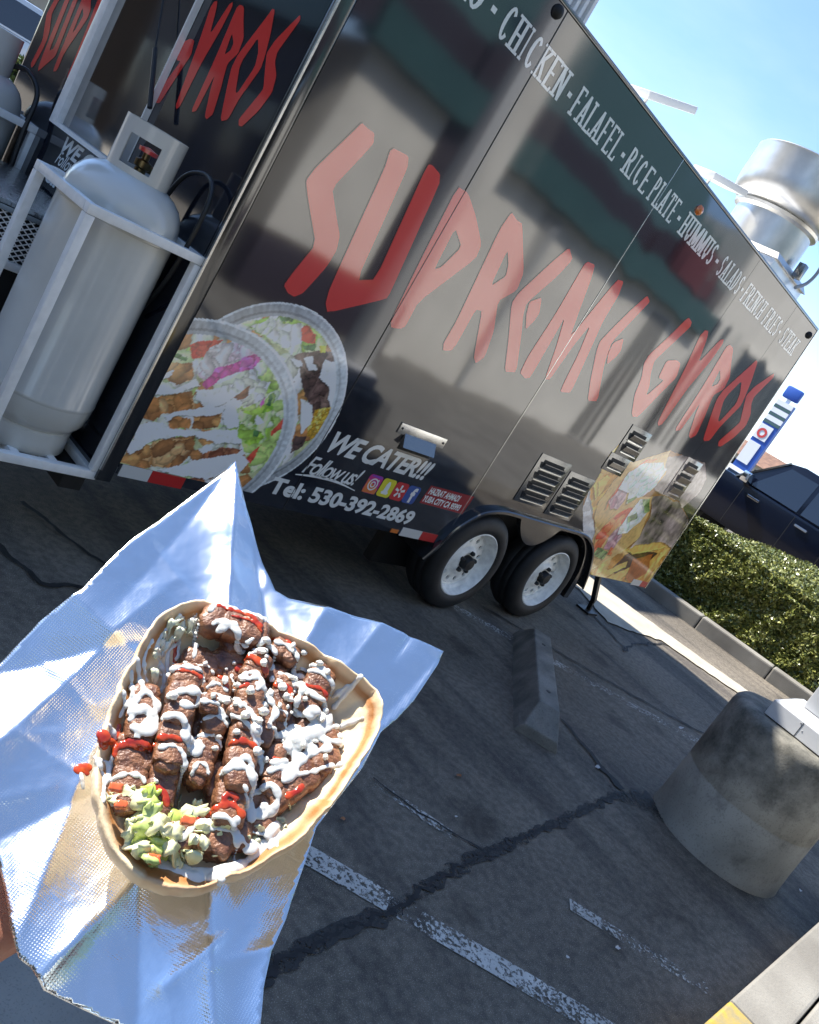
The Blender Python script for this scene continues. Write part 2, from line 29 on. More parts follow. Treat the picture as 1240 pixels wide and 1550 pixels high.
BOWL_LAYERS = [["b2rim",None],["lett",[[1.8762,1.0428],[1.9869,1.121],[2.1141,1.1294],[2.2303,1.1071],[2.2676,1.0545],[2.1359,1.0103],[1.9901,1.0308]]],["whitecab",[[1.9193,1.0435],[1.9761,1.1094],[2.0335,1.0923],[2.1141,1.1294],[2.154,1.0565],[2.0913,1.0191],[1.9936,1.0397]]],["tomato",[[2.1191,1.1076],[2.1342,1.1288],[2.1965,1.1114],[2.211,1.0761],[2.1412,1.068]]],["cuke",[[2.0097,1.1143],[2.0647,1.1307],[2.0692,1.1169],[2.0273,1.1016]]],["cuke",[[2.1643,1.056],[2.2192,1.0789],[2.2247,1.0564],[2.1795,1.0411]]],["beef",[[2.1439,1.013],[2.2498,1.0649],[2.3451,1.0805],[2.4202,0.9855],[2.4388,0.8598],[2.376,0.8245],[2.2726,0.8976],[2.2089,0.9611]]],["sauce",[[2.1934,1.0134],[2.2302,1.0338],[2.2848,0.9854],[2.2508,0.9745]]],["sauce",[[2.2904,1.0372],[2.3611,1.0437],[2.4535,0.917],[2.4481,0.8624],[2.3768,0.9463],[2.3079,0.9675]]],["sauce",[[2.1367,0.9945],[2.1898,1.004],[2.208,0.9773],[2.1832,0.9693]]],["rice",[[2.3748,0.8416],[2.4802,0.8804],[2.5101,0.8078],[2.4397,0.717],[2.4106,0.7276]]],["sauce",[[2.2833,0.8669],[2.3557,0.8536],[2.3977,0.7776],[2.3779,0.728]]],["beef",[[2.3558,0.7134],[2.4106,0.7276],[2.4183,0.6846],[2.3747,0.6379]]],["corn",[[2.2298,1.0785],[2.2699,1.0882],[2.278,1.0621],[2.2545,1.0583]]],["b1rim",None],["tomato",[[1.7343,0.9119],[1.7624,0.9398],[1.841,0.9672],[1.8198,0.8967],[1.7618,0.87]]],["tomato",[[1.7327,0.9077],[1.7914,0.9316],[1.8198,0.8967],[1.7618,0.87]]],["cuke",[[1.6953,0.8624],[1.7449,0.8717],[1.7458,0.8559],[1.707,0.8481]]],["onionw",[[1.8087,0.9301],[1.8815,0.9776],[2.0143,0.9928],[1.9577,0.8808],[1.8464,0.8072],[1.7969,0.8219]]],["lett",[[2.0015,0.9262],[2.0855,0.9696],[2.1949,0.9072],[2.2518,0.8067],[2.3187,0.58],[2.2462,0.5191],[2.1338,0.6224],[2.0557,0.7348],[2.1246,0.8201]]],["lett",[[2.0155,0.7559],[2.0767,0.806],[2.1877,0.7211],[2.2005,0.6391],[2.0997,0.6474]]],["whitecab",[[1.9174,0.8602],[2.0062,0.9042],[2.0697,0.8766],[2.0681,0.8197],[2.0394,0.7465],[1.9231,0.7921]]],["pink",[[1.8433,0.791],[1.8771,0.8703],[1.938,0.9131],[2.0257,0.9967],[2.0307,0.9671],[2.0137,0.9066],[1.9213,0.8537],[1.8704,0.7801]]],["pink2",[[1.9448,0.9308],[1.9894,0.9456],[2.0137,0.9066],[1.9646,0.8986]]],["chk",[[1.6929,0.7815],[1.699,0.8273],[1.7756,0.8598],[1.8043,0.8017],[1.7517,0.7591]]],["chk",[[1.6946,0.6112],[1.6872,0.6913],[1.7237,0.7021],[1.7552,0.6431],[1.7419,0.6165]]],["chk",[[1.7203,0.7085],[1.8263,0.7552],[1.8743,0.6997],[1.8035,0.6642],[1.7481,0.6563]]],["chk",[[1.7829,0.6431],[1.8716,0.6597],[1.8908,0.6254],[1.8169,0.6097]]],["chk",[[1.8712,0.6753],[1.9779,0.7291],[2.0036,0.6553],[1.8982,0.6274]]],["chk",[[1.6964,0.4436],[1.7024,0.5144],[1.7778,0.5333],[1.822,0.449],[1.769,0.429]]],["chk",[[1.7706,0.547],[1.9213,0.6014],[1.9569,0.5536],[1.9175,0.4707],[1.8292,0.4506]]],["brn",[[1.9949,0.7899],[2.0392,0.8512],[2.0489,0.8059],[2.0185,0.7808]]],["brn",[[1.9922,0.5375],[2.0437,0.5874],[2.1474,0.6003],[2.1324,0.5625],[2.009,0.5082]]],["brn",[[1.9765,0.4258],[2.0424,0.4654],[2.0803,0.4309],[2.0494,0.3902],[1.9854,0.3941]]],["sauce",[[1.6834,0.7419],[1.7537,0.741],[1.8147,0.8049],[1.8434,0.7834],[1.7744,0.7321],[1.7003,0.71]]],["sauce",[[1.6765,0.7836],[1.7223,0.8129],[1.7259,0.792],[1.6931,0.7596]]],["sauce",[[1.8367,0.766],[1.9448,0.8143],[1.999,0.7831],[1.9107,0.71],[1.8516,0.7397]]],["sauce",[[1.7724,0.6478],[1.8243,0.6855],[1.9142,0.7189],[1.9809,0.7539],[2.0008,0.7355],[1.9413,0.6868],[1.8425,0.6673],[1.7901,0.6297]]],["sauce",[[1.6882,0.5868],[1.7487,0.6184],[1.8402,0.612],[1.9488,0.6287],[2.0822,0.6762],[2.1338,0.6224],[2.0174,0.6015],[1.9138,0.5995],[1.7879,0.5592],[1.7091,0.5161]]],["sauce",[[1.8475,0.4467],[1.9361,0.4832],[2.0277,0.5377],[2.1565,0.5854],[2.2088,0.5632],[2.1906,0.498],[2.0591,0.452],[1.9336,0.4414]]],["sauce",[[1.9728,0.7675],[2.0031,0.7764],[2.0815,0.6926],[2.0347,0.6636],[1.9901,0.7084]]],["sauce",[[1.6823,0.5094],[1.7291,0.5519],[1.7842,0.5661],[1.7197,0.4801]]],["lett2",[[2.0636,0.737],[2.0983,0.7714],[2.1706,0.8087],[2.1843,0.7876],[2.1158,0.7434]]],["lett2",[[2.1375,0.6318],[2.1895,0.6876],[2.2157,0.6773],[2.1715,0.6233]]],["whitecab",[[2.0697,0.8766],[2.1092,0.8889],[2.1165,0.8177],[2.0629,0.7532],[2.0423,0.7717]]],["tomato",[[2.2361,0.6998],[2.2614,0.7924],[2.285,0.7646],[2.274,0.727],[2.2476,0.6899]]],["tomato",[[2.1867,0.5754],[2.2175,0.6434],[2.2203,0.592],[2.2202,0.5528]]],["cuke",[[2.1423,0.7923],[2.1436,0.8504],[2.1612,0.8309],[2.1669,0.7993]]],["cuke",[[2.1539,0.6825],[2.1765,0.6927],[2.1861,0.6697],[2.163,0.668]]],["whitecab",[[2.1276,0.7549],[2.1831,0.7283],[2.1381,0.7078]]],["pink",[[2.1136,0.7923],[2.1246,0.8201],[2.1338,0.7981],[2.1305,0.7806]]]]


# ------------------------------------------------------------------ camera
cam = bpy.data.cameras.new('camera'); camo = bpy.data.objects.new('camera', cam); col.objects.link(camo)
m3 = Matrix(CAM_R)
camo.matrix_world = Matrix.Translation((0, 0, 1.5)) @ m3.to_4x4()
cam.sensor_fit = 'VERTICAL'; cam.sensor_height = 24.0; cam.lens = CAM_F / 1550 * 24.0
cam.clip_start = 0.02; cam.clip_end = 3000
scene.camera = camo
scene.render.resolution_x = 819; scene.render.resolution_y = 1024

# ------------------------------------------------------------------ sky, sun, exposure
SUN_EL = R_(46.8)
sun_dir = Vector((-0.28, 1.0, 0)).normalized() * math.cos(SUN_EL) + Vector((0, 0, math.sin(SUN_EL)))
world = bpy.data.worlds.new('World'); scene.world = world; world.use_nodes = True
wn = world.node_tree; wn.nodes.clear()
def WN(t, **k):
    n = wn.nodes.new(t)
    for a, b in k.items(): setattr(n, a, b)
    return n
sky = WN('ShaderNodeTexSky', sky_type='NISHITA', sun_disc=False)
sky.sun_elevation = SUN_EL
sky.sun_rotation = math.atan2(sun_dir.x, sun_dir.y)
sky.altitude = 1800; sky.air_density = 1.0; sky.dust_density = 0.1; sky.ozone_density = 3.0
tc = WN('ShaderNodeTexCoord'); mp = WN('ShaderNodeMapping'); mp.inputs['Scale'].default_value = (1.0, 1.6, 4.5)
mp.inputs['Rotation'].default_value = (0.2, 0.1, 0.5)
nz = WN('ShaderNodeTexNoise'); nz.inputs['Scale'].default_value = 2.2; nz.inputs['Detail'].default_value = 7; nz.inputs['Roughness'].default_value = 0.55
rp = WN('ShaderNodeValToRGB'); rp.color_ramp.elements[0].position = 0.47; rp.color_ramp.elements[1].position = 0.80
sp = WN('ShaderNodeSeparateXYZ')
mr = WN('ShaderNodeMapRange'); mr.inputs[1].default_value = 0.0; mr.inputs[2].default_value = 0.5; mr.inputs[3].default_value = 0.4; mr.inputs[4].default_value = 0.05
mu = WN('ShaderNodeMath', operation='MULTIPLY'); mx = WN('ShaderNodeMixRGB'); mx.inputs[2].default_value = (4.2, 4.5, 4.9, 1)
hz = WN('ShaderNodeMapRange'); hz.inputs[1].default_value = 0.0; hz.inputs[2].default_value = 0.22; hz.inputs[3].default_value = 0.55; hz.inputs[4].default_value = 0.0
mxh = WN('ShaderNodeMath', operation='MAXIMUM')
bg = WN('ShaderNodeBackground'); bg.inputs[1].default_value = 0.074; wo = WN('ShaderNodeOutputWorld')
lk = wn.links.new
lk(tc.outputs['Generated'], mp.inputs[0]); lk(mp.outputs[0], nz.inputs['Vector']); lk(nz.outputs[0], rp.inputs[0])
lk(tc.outputs['Generated'], sp.inputs[0]); lk(sp.outputs[2], mr.inputs[0]); lk(sp.outputs[2], hz.inputs[0])
lk(rp.outputs[0], mu.inputs[0]); lk(mr.outputs[0], mu.inputs[1]); lk(mu.outputs[0], mxh.inputs[0]); lk(hz.outputs[0], mxh.inputs[1])
lk(sky.outputs[0], mx.inputs[1]); lk(mxh.outputs[0], mx.inputs[0]); lk(mx.outputs[0], bg.inputs[0]); lk(bg.outputs[0], wo.inputs[0])

sl = bpy.data.lights.new('sun', 'SUN'); sl.energy = 2.45; sl.angle = R_(0.9); sl.color = (1.0, 0.95, 0.87)
so = bpy.data.objects.new('sun', sl); col.objects.link(so)
so.rotation_euler = sun_dir.to_track_quat('Z', 'Y').to_euler()
so.location = (-5, 12, 12)
vs = scene.view_settings; vs.view_transform = 'Standard'; vs.look = 'None'; vs.gamma = 1; vs.exposure = 2.2
try: vs.use_curve_mapping = False
except Exception: pass
scene.render.engine = 'CYCLES'

# ------------------------------------------------------------------ materials
MATS = {}
def pm(name, color=(.5, .5, .5), rough=.5, metal=0., ior=1.5, coat=0., bump=0., bscale=200., var=0., vscale=8., color2=None, vdet=4, attr=None, sss=0., wob=0., wscale=1.5, wmap=None, spec=None, ramp=(.35, .65), speck=None):
    m = bpy.data.materials.new(name); m.use_nodes = True
    nt = m.node_tree; b = nt.nodes['Principled BSDF']; L = nt.links.new
    def N(t): return nt.nodes.new(t)
    b.inputs['Base Color'].default_value = (*color, 1); b.inputs['Roughness'].default_value = rough
    b.inputs['Metallic'].default_value = metal; b.inputs['IOR'].default_value = ior
    b.inputs['Coat Weight'].default_value = coat; b.inputs['Coat Roughness'].default_value = .05
    if spec is not None: b.inputs['Specular IOR Level'].default_value = spec
    if sss: b.inputs['Subsurface Weight'].default_value = sss; b.inputs['Subsurface Scale'].default_value = .004; b.inputs['Subsurface Radius'].default_value = (1, .6, .4)
    t = N('ShaderNodeTexCoord'); src = None
    if attr:
        a = N('ShaderNodeVertexColor'); a.layer_name = attr; src = a.outputs[0]
    if var or color2:
        n = N('ShaderNodeTexNoise'); n.inputs['Scale'].default_value = vscale; n.inputs['Detail'].default_value = vdet; L(t.outputs['Object'], n.inputs['Vector'])
        r = N('ShaderNodeMapRange'); r.inputs[1].default_value = ramp[0]; r.inputs[2].default_value = ramp[1]; L(n.outputs[0], r.inputs[0])
        mxx = N('ShaderNodeMixRGB'); L(r.outputs[0], mxx.inputs[0])
        c2 = color2 if color2 else tuple(c * (1 - var) for c in color)
        c1 = tuple(min(1, c * (1 + var)) for c in color) if not color2 else color
        if src is not None:
            mxx.blend_type = 'MULTIPLY'; mxx.inputs[2].default_value = (1 - var, 1 - var, 1 - var, 1); L(src, mxx.inputs[1])
        else:
            mxx.inputs[1].default_value = (*c1, 1); mxx.inputs[2].default_value = (*c2, 1)
        src = mxx.outputs[0]
    if speck:
        sc, amt, cs = speck
        v = N('ShaderNodeTexNoise'); v.inputs['Scale'].default_value = sc; v.inputs['Detail'].default_value = 2; L(t.outputs['Object'], v.inputs['Vector'])
        r2 = N('ShaderNodeMapRange'); r2.inputs[1].default_value = .58; r2.inputs[2].default_value = .64; r2.inputs[4].default_value = amt; L(v.outputs[0], r2.inputs[0])
        m2 = N('ShaderNodeMixRGB'); m2.inputs[2].default_value = (*cs, 1); L(r2.outputs[0], m2.inputs[0])
        if src is not None: L(src, m2.inputs[1])
        else: m2.inputs[1].default_value = (*color, 1)
        src = m2.outputs[0]
    if src is not None: L(src, b.inputs['Base Color'])
    prev = None
    if wob:
        n = N('ShaderNodeTexNoise'); n.inputs['Scale'].default_value = wscale; n.inputs['Detail'].default_value = 1.5
        if wmap:
            mpp = N('ShaderNodeMapping'); mpp.inputs['Scale'].default_value = wmap; L(t.outputs['Object'], mpp.inputs[0]); L(mpp.outputs[0], n.inputs['Vector'])
        else: L(t.outputs['Object'], n.inputs['Vector'])
        bp = N('ShaderNodeBump'); bp.inputs['Strength'].default_value = 1; bp.inputs['Distance'].default_value = wob; L(n.outputs[0], bp.inputs['Height']); prev = bp
    if bump:
        n = N('ShaderNodeTexNoise'); n.inputs['Scale'].default_value = bscale; n.inputs['Detail'].default_value = 3; L(t.outputs['Object'], n.inputs['Vector'])
        bp = N('ShaderNodeBump'); bp.inputs['Strength'].default_value = 1; bp.inputs['Distance'].default_value = bump; L(n.outputs[0], bp.inputs['Height'])
        if prev: L(prev.outputs[0], bp.inputs['Normal'])
        prev = bp
    if prev: L(prev.outputs[0], b.inputs['Normal'])
    MATS[name] = m
    return m

WRAP = dict(rough=.065, ior=2.05, wob=.009, wscale=.9, wmap=(2.0, 1, .40))
pm('wrap_black', (.012, .014, .022), **WRAP)
pm('wrap_red', (.74, .045, .035), **WRAP)
pm('wrap_dark_red', (.10, .018, .018), **WRAP)
pm('wrap_pink', (.30, .10, .09), **WRAP)
pm('wrap_white', (.80, .82, .80), **WRAP)
pm('wrap_tag_red', (.32, .02, .02), **WRAP)
pm('wrap_print', (.5, .5, .5), attr='Col', **WRAP)
pm('tape_white', (.62, .62, .60), rough=.3, bump=.0002, bscale=400)
pm('tape_red', (.50, .02, .02), rough=.3, bump=.0002, bscale=400)
pm('trim_black', (.012, .013, .016), rough=.12, ior=2.0)
pm('seam_dark', (.02, .02, .02), rough=.4)
pm('alu', (.72, .72, .70), rough=.25, metal=1, var=.1, vscale=12, bump=.0003, bscale=80)
pm('alu_bright', (.74, .72, .68), rough=.38, metal=1, var=.08, vscale=9, wob=.002, wscale=3)
pm('steel_mirror', (.42, .42, .42), rough=.07, metal=1, wob=.002, wscale=2.5)
pm('chrome', (.85, .85, .85), rough=.08, metal=1)
pm('white_paint', (.88, .88, .86), rough=.28, var=.05, vscale=30, bump=.0002, bscale=60)
pm('white_post', (.58, .59, .60), rough=.4, bump=.0002, bscale=40)
pm('tank_paint', (.60, .60, .56), rough=.22, var=.05, vscale=6, coat=.4, wob=.0015, wscale=4)
pm('tyre', (.016, .016, .017), rough=.62, bump=.0006, bscale=90, var=.3, vscale=14)
pm('rim_white', (.88, .88, .84), rough=.35, var=.12, vscale=25)
pm('hub_black', (.012, .012, .012), rough=.5)
pm('under', (.012, .012, .012), rough=.7)
pm('fender', (.02, .02, .022), rough=.12, ior=2.0, wob=.002, wscale=2)
pm('dark_metal', (.03, .032, .035), rough=.18, ior=2.4)
pm('rubber', (.012, .012, .012), rough=.45)
pm('amber', (.75, .20, .03), rough=.2, coat=1)
pm('grill_grey', (.35, .36, .37), rough=.5)
pm('plastic_white', (.72, .72, .70), rough=.45)
pm('brass', (.16, .12, .06), rough=.3, metal=1)
# ------------------------------------------------------------------ mesh helpers
class MB:
    def __init__(s): s.v = []; s.f = []; s.mi = []
    def add(s, v, f, mi=0):
        o = len(s.v); s.v += [tuple(p) for p in v]; s.f += [tuple(o + i for i in q) for q in f]; s.mi += [mi] * len(f); return s
    def box(s, a, b, mi=0, M=None):
        x0, y0, z0 = a; x1, y1, z1 = b
        v = [Vector(p) for p in ((x0, y0, z0), (x1, y0, z0), (x1, y1, z0), (x0, y1, z0), (x0, y0, z1), (x1, y0, z1), (x1, y1, z1), (x0, y1, z1))]
        if M is not None: v = [M @ p for p in v]
        return s.add(v, [(0, 3, 2, 1), (4, 5, 6, 7), (0, 1, 5, 4), (1, 2, 6, 5), (2, 3, 7, 6), (3, 0, 4, 7)], mi)
    def tube(s, pts, r, n=10, cap=True, mi=0):
        pts = [Vector(p) for p in pts]; rr = r if isinstance(r, (list, tuple)) else [r] * len(pts)
        rings = []; prevu = None
        for i, p in enumerate(pts):
            d = (pts[min(i + 1, len(pts) - 1)] - pts[max(i - 1, 0)]).normalized()
            if prevu is None:
                u = d.orthogonal().normalized()
            else:
                u = (prevu - d * prevu.dot(d)).normalized()
            prevu = u; w = d.cross(u)
            rings.append([p + (u * math.cos(2 * math.pi * k / n) + w * math.sin(2 * math.pi * k / n)) * rr[i] for k in range(n)])
        v = [q for rg in rings for q in rg]; f = []
        for i in range(len(pts) - 1):
            for k in range(n):
                a = i * n + k; b = i * n + (k + 1) % n
                f.append((a, b, b + n, a + n))
        if cap: f.append(tuple(range(n - 1, -1, -1))); f.append(tuple(range((len(pts) - 1) * n, len(pts) * n)))
        return s.add(v, f, mi)
    def bar(s, a, b, w, h=None, up=(0, 0, 1), mi=0):
        a = Vector(a); b = Vector(b); h = w if h is None else h
        d = (b - a); L = d.length; d.normalize(); up = Vector(up)
        if abs(d.dot(up)) > .98: up = Vector((0, 1, 0))
        sx = d.cross(up).normalized(); sz = sx.cross(d)
        v = []
        for q in (a, b):
            for (i, j) in ((-1, -1), (1, -1), (1, 1), (-1, 1)): v.append(q + sx * i * w / 2 + sz * j * h / 2)
        return s.add(v, [(3, 2, 1, 0), (4, 5, 6, 7), (0, 1, 5, 4), (1, 2, 6, 5), (2, 3, 7, 6), (3, 0, 4, 7)], mi)
    def lathe(s, prof, c=(0, 0, 0), axis='Z', n=32, mi=0, M=None):
        v = []; f = []
        for (r, z) in prof:
            for k in range(n):
                a = 2 * math.pi * k / n; p = Vector((r * math.cos(a), r * math.sin(a), z))
                if axis == 'Y': p = Vector((p.x, -p.z, p.y))
                p = p + Vector(c)
                v.append(M @ p if M is not None else p)
        for i in range(len(prof) - 1):
            for k in range(n):
                a = i * n + k; b = i * n + (k + 1) % n
                f.append((a, b, b + n, a + n))
        if prof[0][0] > 1e-4: pass
        return s.add(v, f, mi)
    def prism(s, poly, y0, y1, mi=0):   # poly in xz
        n = len(poly); v = [(x, y0, z) for x, z in poly] + [(x, y1, z) for x, z in poly]
        f = [tuple(range(n)), tuple(range(2 * n - 1, n - 1, -1))] + [(i + n, (i + 1) % n + n, (i + 1) % n, i) for i in range(n)]
        return s.add(v, f, mi)

def link(name, me, parent=None, M=None):
    o = bpy.data.objects.new(name, me); col.objects.link(o)
    if parent is not None: o.parent = parent
    if M is not None: o.matrix_local = M
    return o
def obj(name, mb, mat, parent=None, smooth=40, bevel=0, M=None, sub=0):
    me = bpy.data.meshes.new(name); me.from_pydata(mb.v, [], mb.f)
    mats = mat if isinstance(mat, (list, tuple)) else [mat]
    for m in mats: me.materials.append(MATS[m])
    if len(mats) > 1: me.polygons.foreach_set('material_index', mb.mi)
    bm = bmesh.new(); bm.from_mesh(me)
    bmesh.ops.remove_doubles(bm, verts=bm.verts, dist=1e-5)
    bmesh.ops.recalc_face_normals(bm, faces=bm.faces)
    if bevel:
        ed = [e for e in bm.edges if len(e.link_faces) == 2 and e.calc_face_angle(0) > R_(35)]
        bmesh.ops.bevel(bm, geom=ed, offset=bevel, segments=2, profile=.6, affect='EDGES', clamp_overlap=True)
    bm.to_mesh(me); bm.free()
    if smooth:
        me.polygons.foreach_set('use_smooth', [True] * len(me.polygons)); me.set_sharp_from_angle(angle=R_(smooth))
    o = link(name, me, parent, M)
    if sub:
        sm = o.modifiers.new('sub', 'SUBSURF'); sm.levels = sub; sm.render_levels = sub
    return o
def npobj(name, V, F, mat, parent=None, smooth=True, cols=None, M=None):
    me = bpy.data.meshes.new(name); V = np.asarray(V, dtype=np.float32); F = np.asarray(F, dtype=np.int32)
    k = F.shape[1]
    me.vertices.add(len(V)); me.vertices.foreach_set('co', V.ravel())
    me.loops.add(F.size); me.loops.foreach_set('vertex_index', F.ravel())
    me.polygons.add(len(F)); me.polygons.foreach_set('loop_start', np.arange(0, F.size, k, dtype=np.int32))
    me.update(calc_edges=True)
    me.materials.append(MATS[mat])
    if smooth: me.polygons.foreach_set('use_smooth', [True] * len(F))
    if cols is not None:
        a = me.color_attributes.new('Col', 'FLOAT_COLOR', 'POINT'); c = np.ones((len(V), 4), dtype=np.float32); c[:, :3] = cols
        a.data.foreach_set('color', c.ravel())
    return link(name, me, parent, M)
def tag(o, label=None, cat=None, group=None, kind=None):
    if label: o['label'] = label
    if cat: o['category'] = cat
    if group: o['group'] = group
    if kind: o['kind'] = kind
    return o
def thing(name, loc, label, cat, group=None):
    o = bpy.data.objects.new(name, None); o.location = loc; o.empty_display_size = .1; col.objects.link(o)
    tag(o, label, cat, group); return o
def inv(o):  # local matrix that keeps world-space coordinates under a moved parent
    return Matrix.Translation(-o.location) if o.parent is None else Matrix()
def copy_tree(o, parent=None):
    c = o.copy(); col.objects.link(c); c.parent = parent
    for ch in list(o.children): copy_tree(ch, c)
    return c

# numpy noise ------------------------------------------------------
def vnoise(X, Y, f, seed):
    rs = np.random.RandomState(seed); g = rs.rand(256, 256)
    x = X * f + 37.1; y = Y * f + 91.7; xi = np.floor(x).astype(int); yi = np.floor(y).astype(int); u = x - xi; v = y - yi
    u = u * u * (3 - 2 * u); v = v * v * (3 - 2 * v)
    a = g[xi % 256, yi % 256]; b = g[(xi + 1) % 256, yi % 256]; c = g[xi % 256, (yi + 1) % 256]; d = g[(xi + 1) % 256, (yi + 1) % 256]
    return (a * (1 - u) + b * u) * (1 - v) + (c * (1 - u) + d * u) * v
def fbm(X, Y, f, seed, o=4):
    t = 0; s = 0
    for i in range(o): t = t + vnoise(X, Y, f * 2 ** i, seed + i) / 2 ** i; s += 1 / 2 ** i
    return t / s
def inpoly(X, Y, poly):
    r = np.zeros(X.shape, bool); n = len(poly)
    for i in range(n):
        x1, y1 = poly[i]; x2, y2 = poly[(i + 1) % n]
        c = ((y1 > Y) != (y2 > Y)) & (X < (x2 - x1) * (Y - y1) / (y2 - y1 + 1e-12) + x1)
        r ^= c
    return r
def part(root, name, mb, mat, **k):
    o = obj(name, mb, mat, root, **k); o.location = -root.location; return o
def curve_mesh(name, splines, offset=0., mat=None):
    cu = bpy.data.curves.new('tmp', 'CURVE'); cu.dimensions = '2D'; cu.fill_mode = 'FRONT'; cu.offset = offset
    for sp_ in splines:
        s = cu.splines.new('POLY'); s.points.add(len(sp_) - 1); s.use_cyclic_u = True
        for i, p in enumerate(sp_): s.points[i].co = (p[0], p[1], 0, 1)
    o = bpy.data.objects.new('tmp', cu); col.objects.link(o)
    dg = bpy.context.evaluated_depsgraph_get(); me = bpy.data.meshes.new_from_object(o.evaluated_get(dg))
    bpy.data.objects.remove(o); me.name = name
    return me
def text_mesh(body, bold=0., shear=0., space=1.):
    cu = bpy.data.curves.new('tmp', 'FONT'); cu.body = body; cu.offset = bold; cu.shear = shear; cu.space_character = space; cu.resolution_u = 4
    o = bpy.data.objects.new('tmp', cu); col.objects.link(o)
    dg = bpy.context.evaluated_depsgraph_get(); me = bpy.data.meshes.new_from_object(o.evaluated_get(dg))
    bpy.data.objects.remove(o)
    n = len(me.vertices); v = np.zeros(n * 3, dtype=np.float32); me.vertices.foreach_get('co', v); v = v.reshape(-1, 3)
    F = [tuple(p.vertices) for p in me.polygons]
    return v[:, :2], F
def fit_text(body, x0, x1, z0, z1, **k):
    v, F = text_mesh(body, **k)
    mn = v.min(0); mx_ = v.max(0); v = (v - mn) / (mx_ - mn)
    return np.c_[x0 + v[:, 0] * (x1 - x0), z0 + v[:, 1] * (z1 - z0)], F

# ================================================================== GROUND
pm('asphalt', (.235, .200, .152), rough=.75, color2=(.120, .102, .078), vscale=1.3, vdet=15, bump=.004, bscale=260, speck=(300, .8, (.42, .37, .30)), ramp=(.30, .66))
pm('tar', (.013, .012, .011), rough=.7, bump=.0008, bscale=90, var=.4, vscale=30)
pm('concrete', (.29, .275, .24), rough=.8, color2=(.185, .172, .148), vscale=3.2, vdet=8, bump=.0015, bscale=120, speck=(260, .5, (.16, .15, .14)))
pm('concrete_pale', (.50, .45, .36), rough=.85, color2=(.40, .355, .28), vscale=5, vdet=8, bump=.002, bscale=90)
pm('yellow_paint', (.44, .31, .05), rough=.6, color2=(.28, .235, .13), vscale=22, vdet=6, bump=.001, bscale=150)
pm('soil', (.10, .075, .05), rough=.95, var=.4, vscale=9, bump=.01, bscale=30)
pm('dirt_film', (.028, .028, .028), rough=.9, var=.4, vscale=9)
def paint_mat(name, c, wear):
    m = pm(name, c, rough=.65, bump=.002, bscale=160, var=.15, vscale=9)
    nt = m.node_tree; L = nt.links.new; b = nt.nodes['Principled BSDF']; out = nt.nodes['Material Output']
    t = nt.nodes.new('ShaderNodeTexCoord'); n = nt.nodes.new('ShaderNodeTexNoise'); n.inputs['Scale'].default_value = 75; n.inputs['Detail'].default_value = 4; n.inputs['Roughness'].default_value = .7
    n2 = nt.nodes.new('ShaderNodeTexNoise'); n2.inputs['Scale'].default_value = 4; n2.inputs['Detail'].default_value = 2
    L(t.outputs['Object'], n.inputs['Vector']); L(t.outputs['Object'], n2.inputs['Vector'])
    a = nt.nodes.new('ShaderNodeMath'); a.operation = 'MULTIPLY_ADD'; a.inputs[1].default_value = .5; L(n2.outputs[0], a.inputs[0]); L(n.outputs[0], a.inputs[2])
    r = nt.nodes.new('ShaderNodeMapRange'); r.inputs[1].default_value = wear - .05; r.inputs[2].default_value = wear + .05; L(a.outputs[0], r.inputs[0])
    tr = nt.nodes.new('ShaderNodeBsdfTransparent'); ms = nt.nodes.new('ShaderNodeMixShader')
    L(r.outputs[0], ms.inputs[0]); L(b.outputs[0], ms.inputs[1]); L(tr.outputs[0], ms.inputs[2]); L(ms.outputs[0], out.inputs[0])
paint_mat('line_paint', (.55, .53, .48), .79)
paint_mat('line_faded', (.5, .48, .43), .72)
def asphalt_shade_and_wear():
    m = MATS['asphalt']; nt = m.node_tree; L = nt.links.new; b = nt.nodes['Principled BSDF']; src = b.inputs['Base Color'].links[0].from_socket; N = nt.nodes.new
    t = N('ShaderNodeTexCoord')
    def layer(rot, sc, scale, lo, hi, col, amt, src, det=5):
        mp_ = N('ShaderNodeMapping'); mp_.inputs['Rotation'].default_value = (0, 0, rot); mp_.inputs['Scale'].default_value = sc; L(t.outputs['Object'], mp_.inputs[0])
        n = N('ShaderNodeTexNoise'); n.inputs['Scale'].default_value = scale; n.inputs['Detail'].default_value = det; L(mp_.outputs[0], n.inputs['Vector'])
        r = N('ShaderNodeMapRange'); r.inputs[1].default_value = lo; r.inputs[2].default_value = hi; r.inputs[4].default_value = amt; L(n.outputs[0], r.inputs[0])
        x = N('ShaderNodeMixRGB'); x.blend_type = 'MULTIPLY'; x.inputs[2].default_value = (*col, 1); L(r.outputs[0], x.inputs[0]); L(src, x.inputs[1]); return x.outputs[0]
    src = layer(.42, (3.2, .35, 1), 1.6, .48, .62, (.52, .52, .55), .9, src)      # soft light and shadow streaks painted into the asphalt colour
    src = layer(0, (1, 1, 1), 3.1, .60, .70, (.45, .44, .43), .9, src, 8)           # oil drips
    src = layer(0, (1, 1, 1), 34, .40, .62, (.62, .62, .62), .9, src, 3)
    L(src, b.inputs['Base Color'])
asphalt_shade_and_wear()
g = MB()
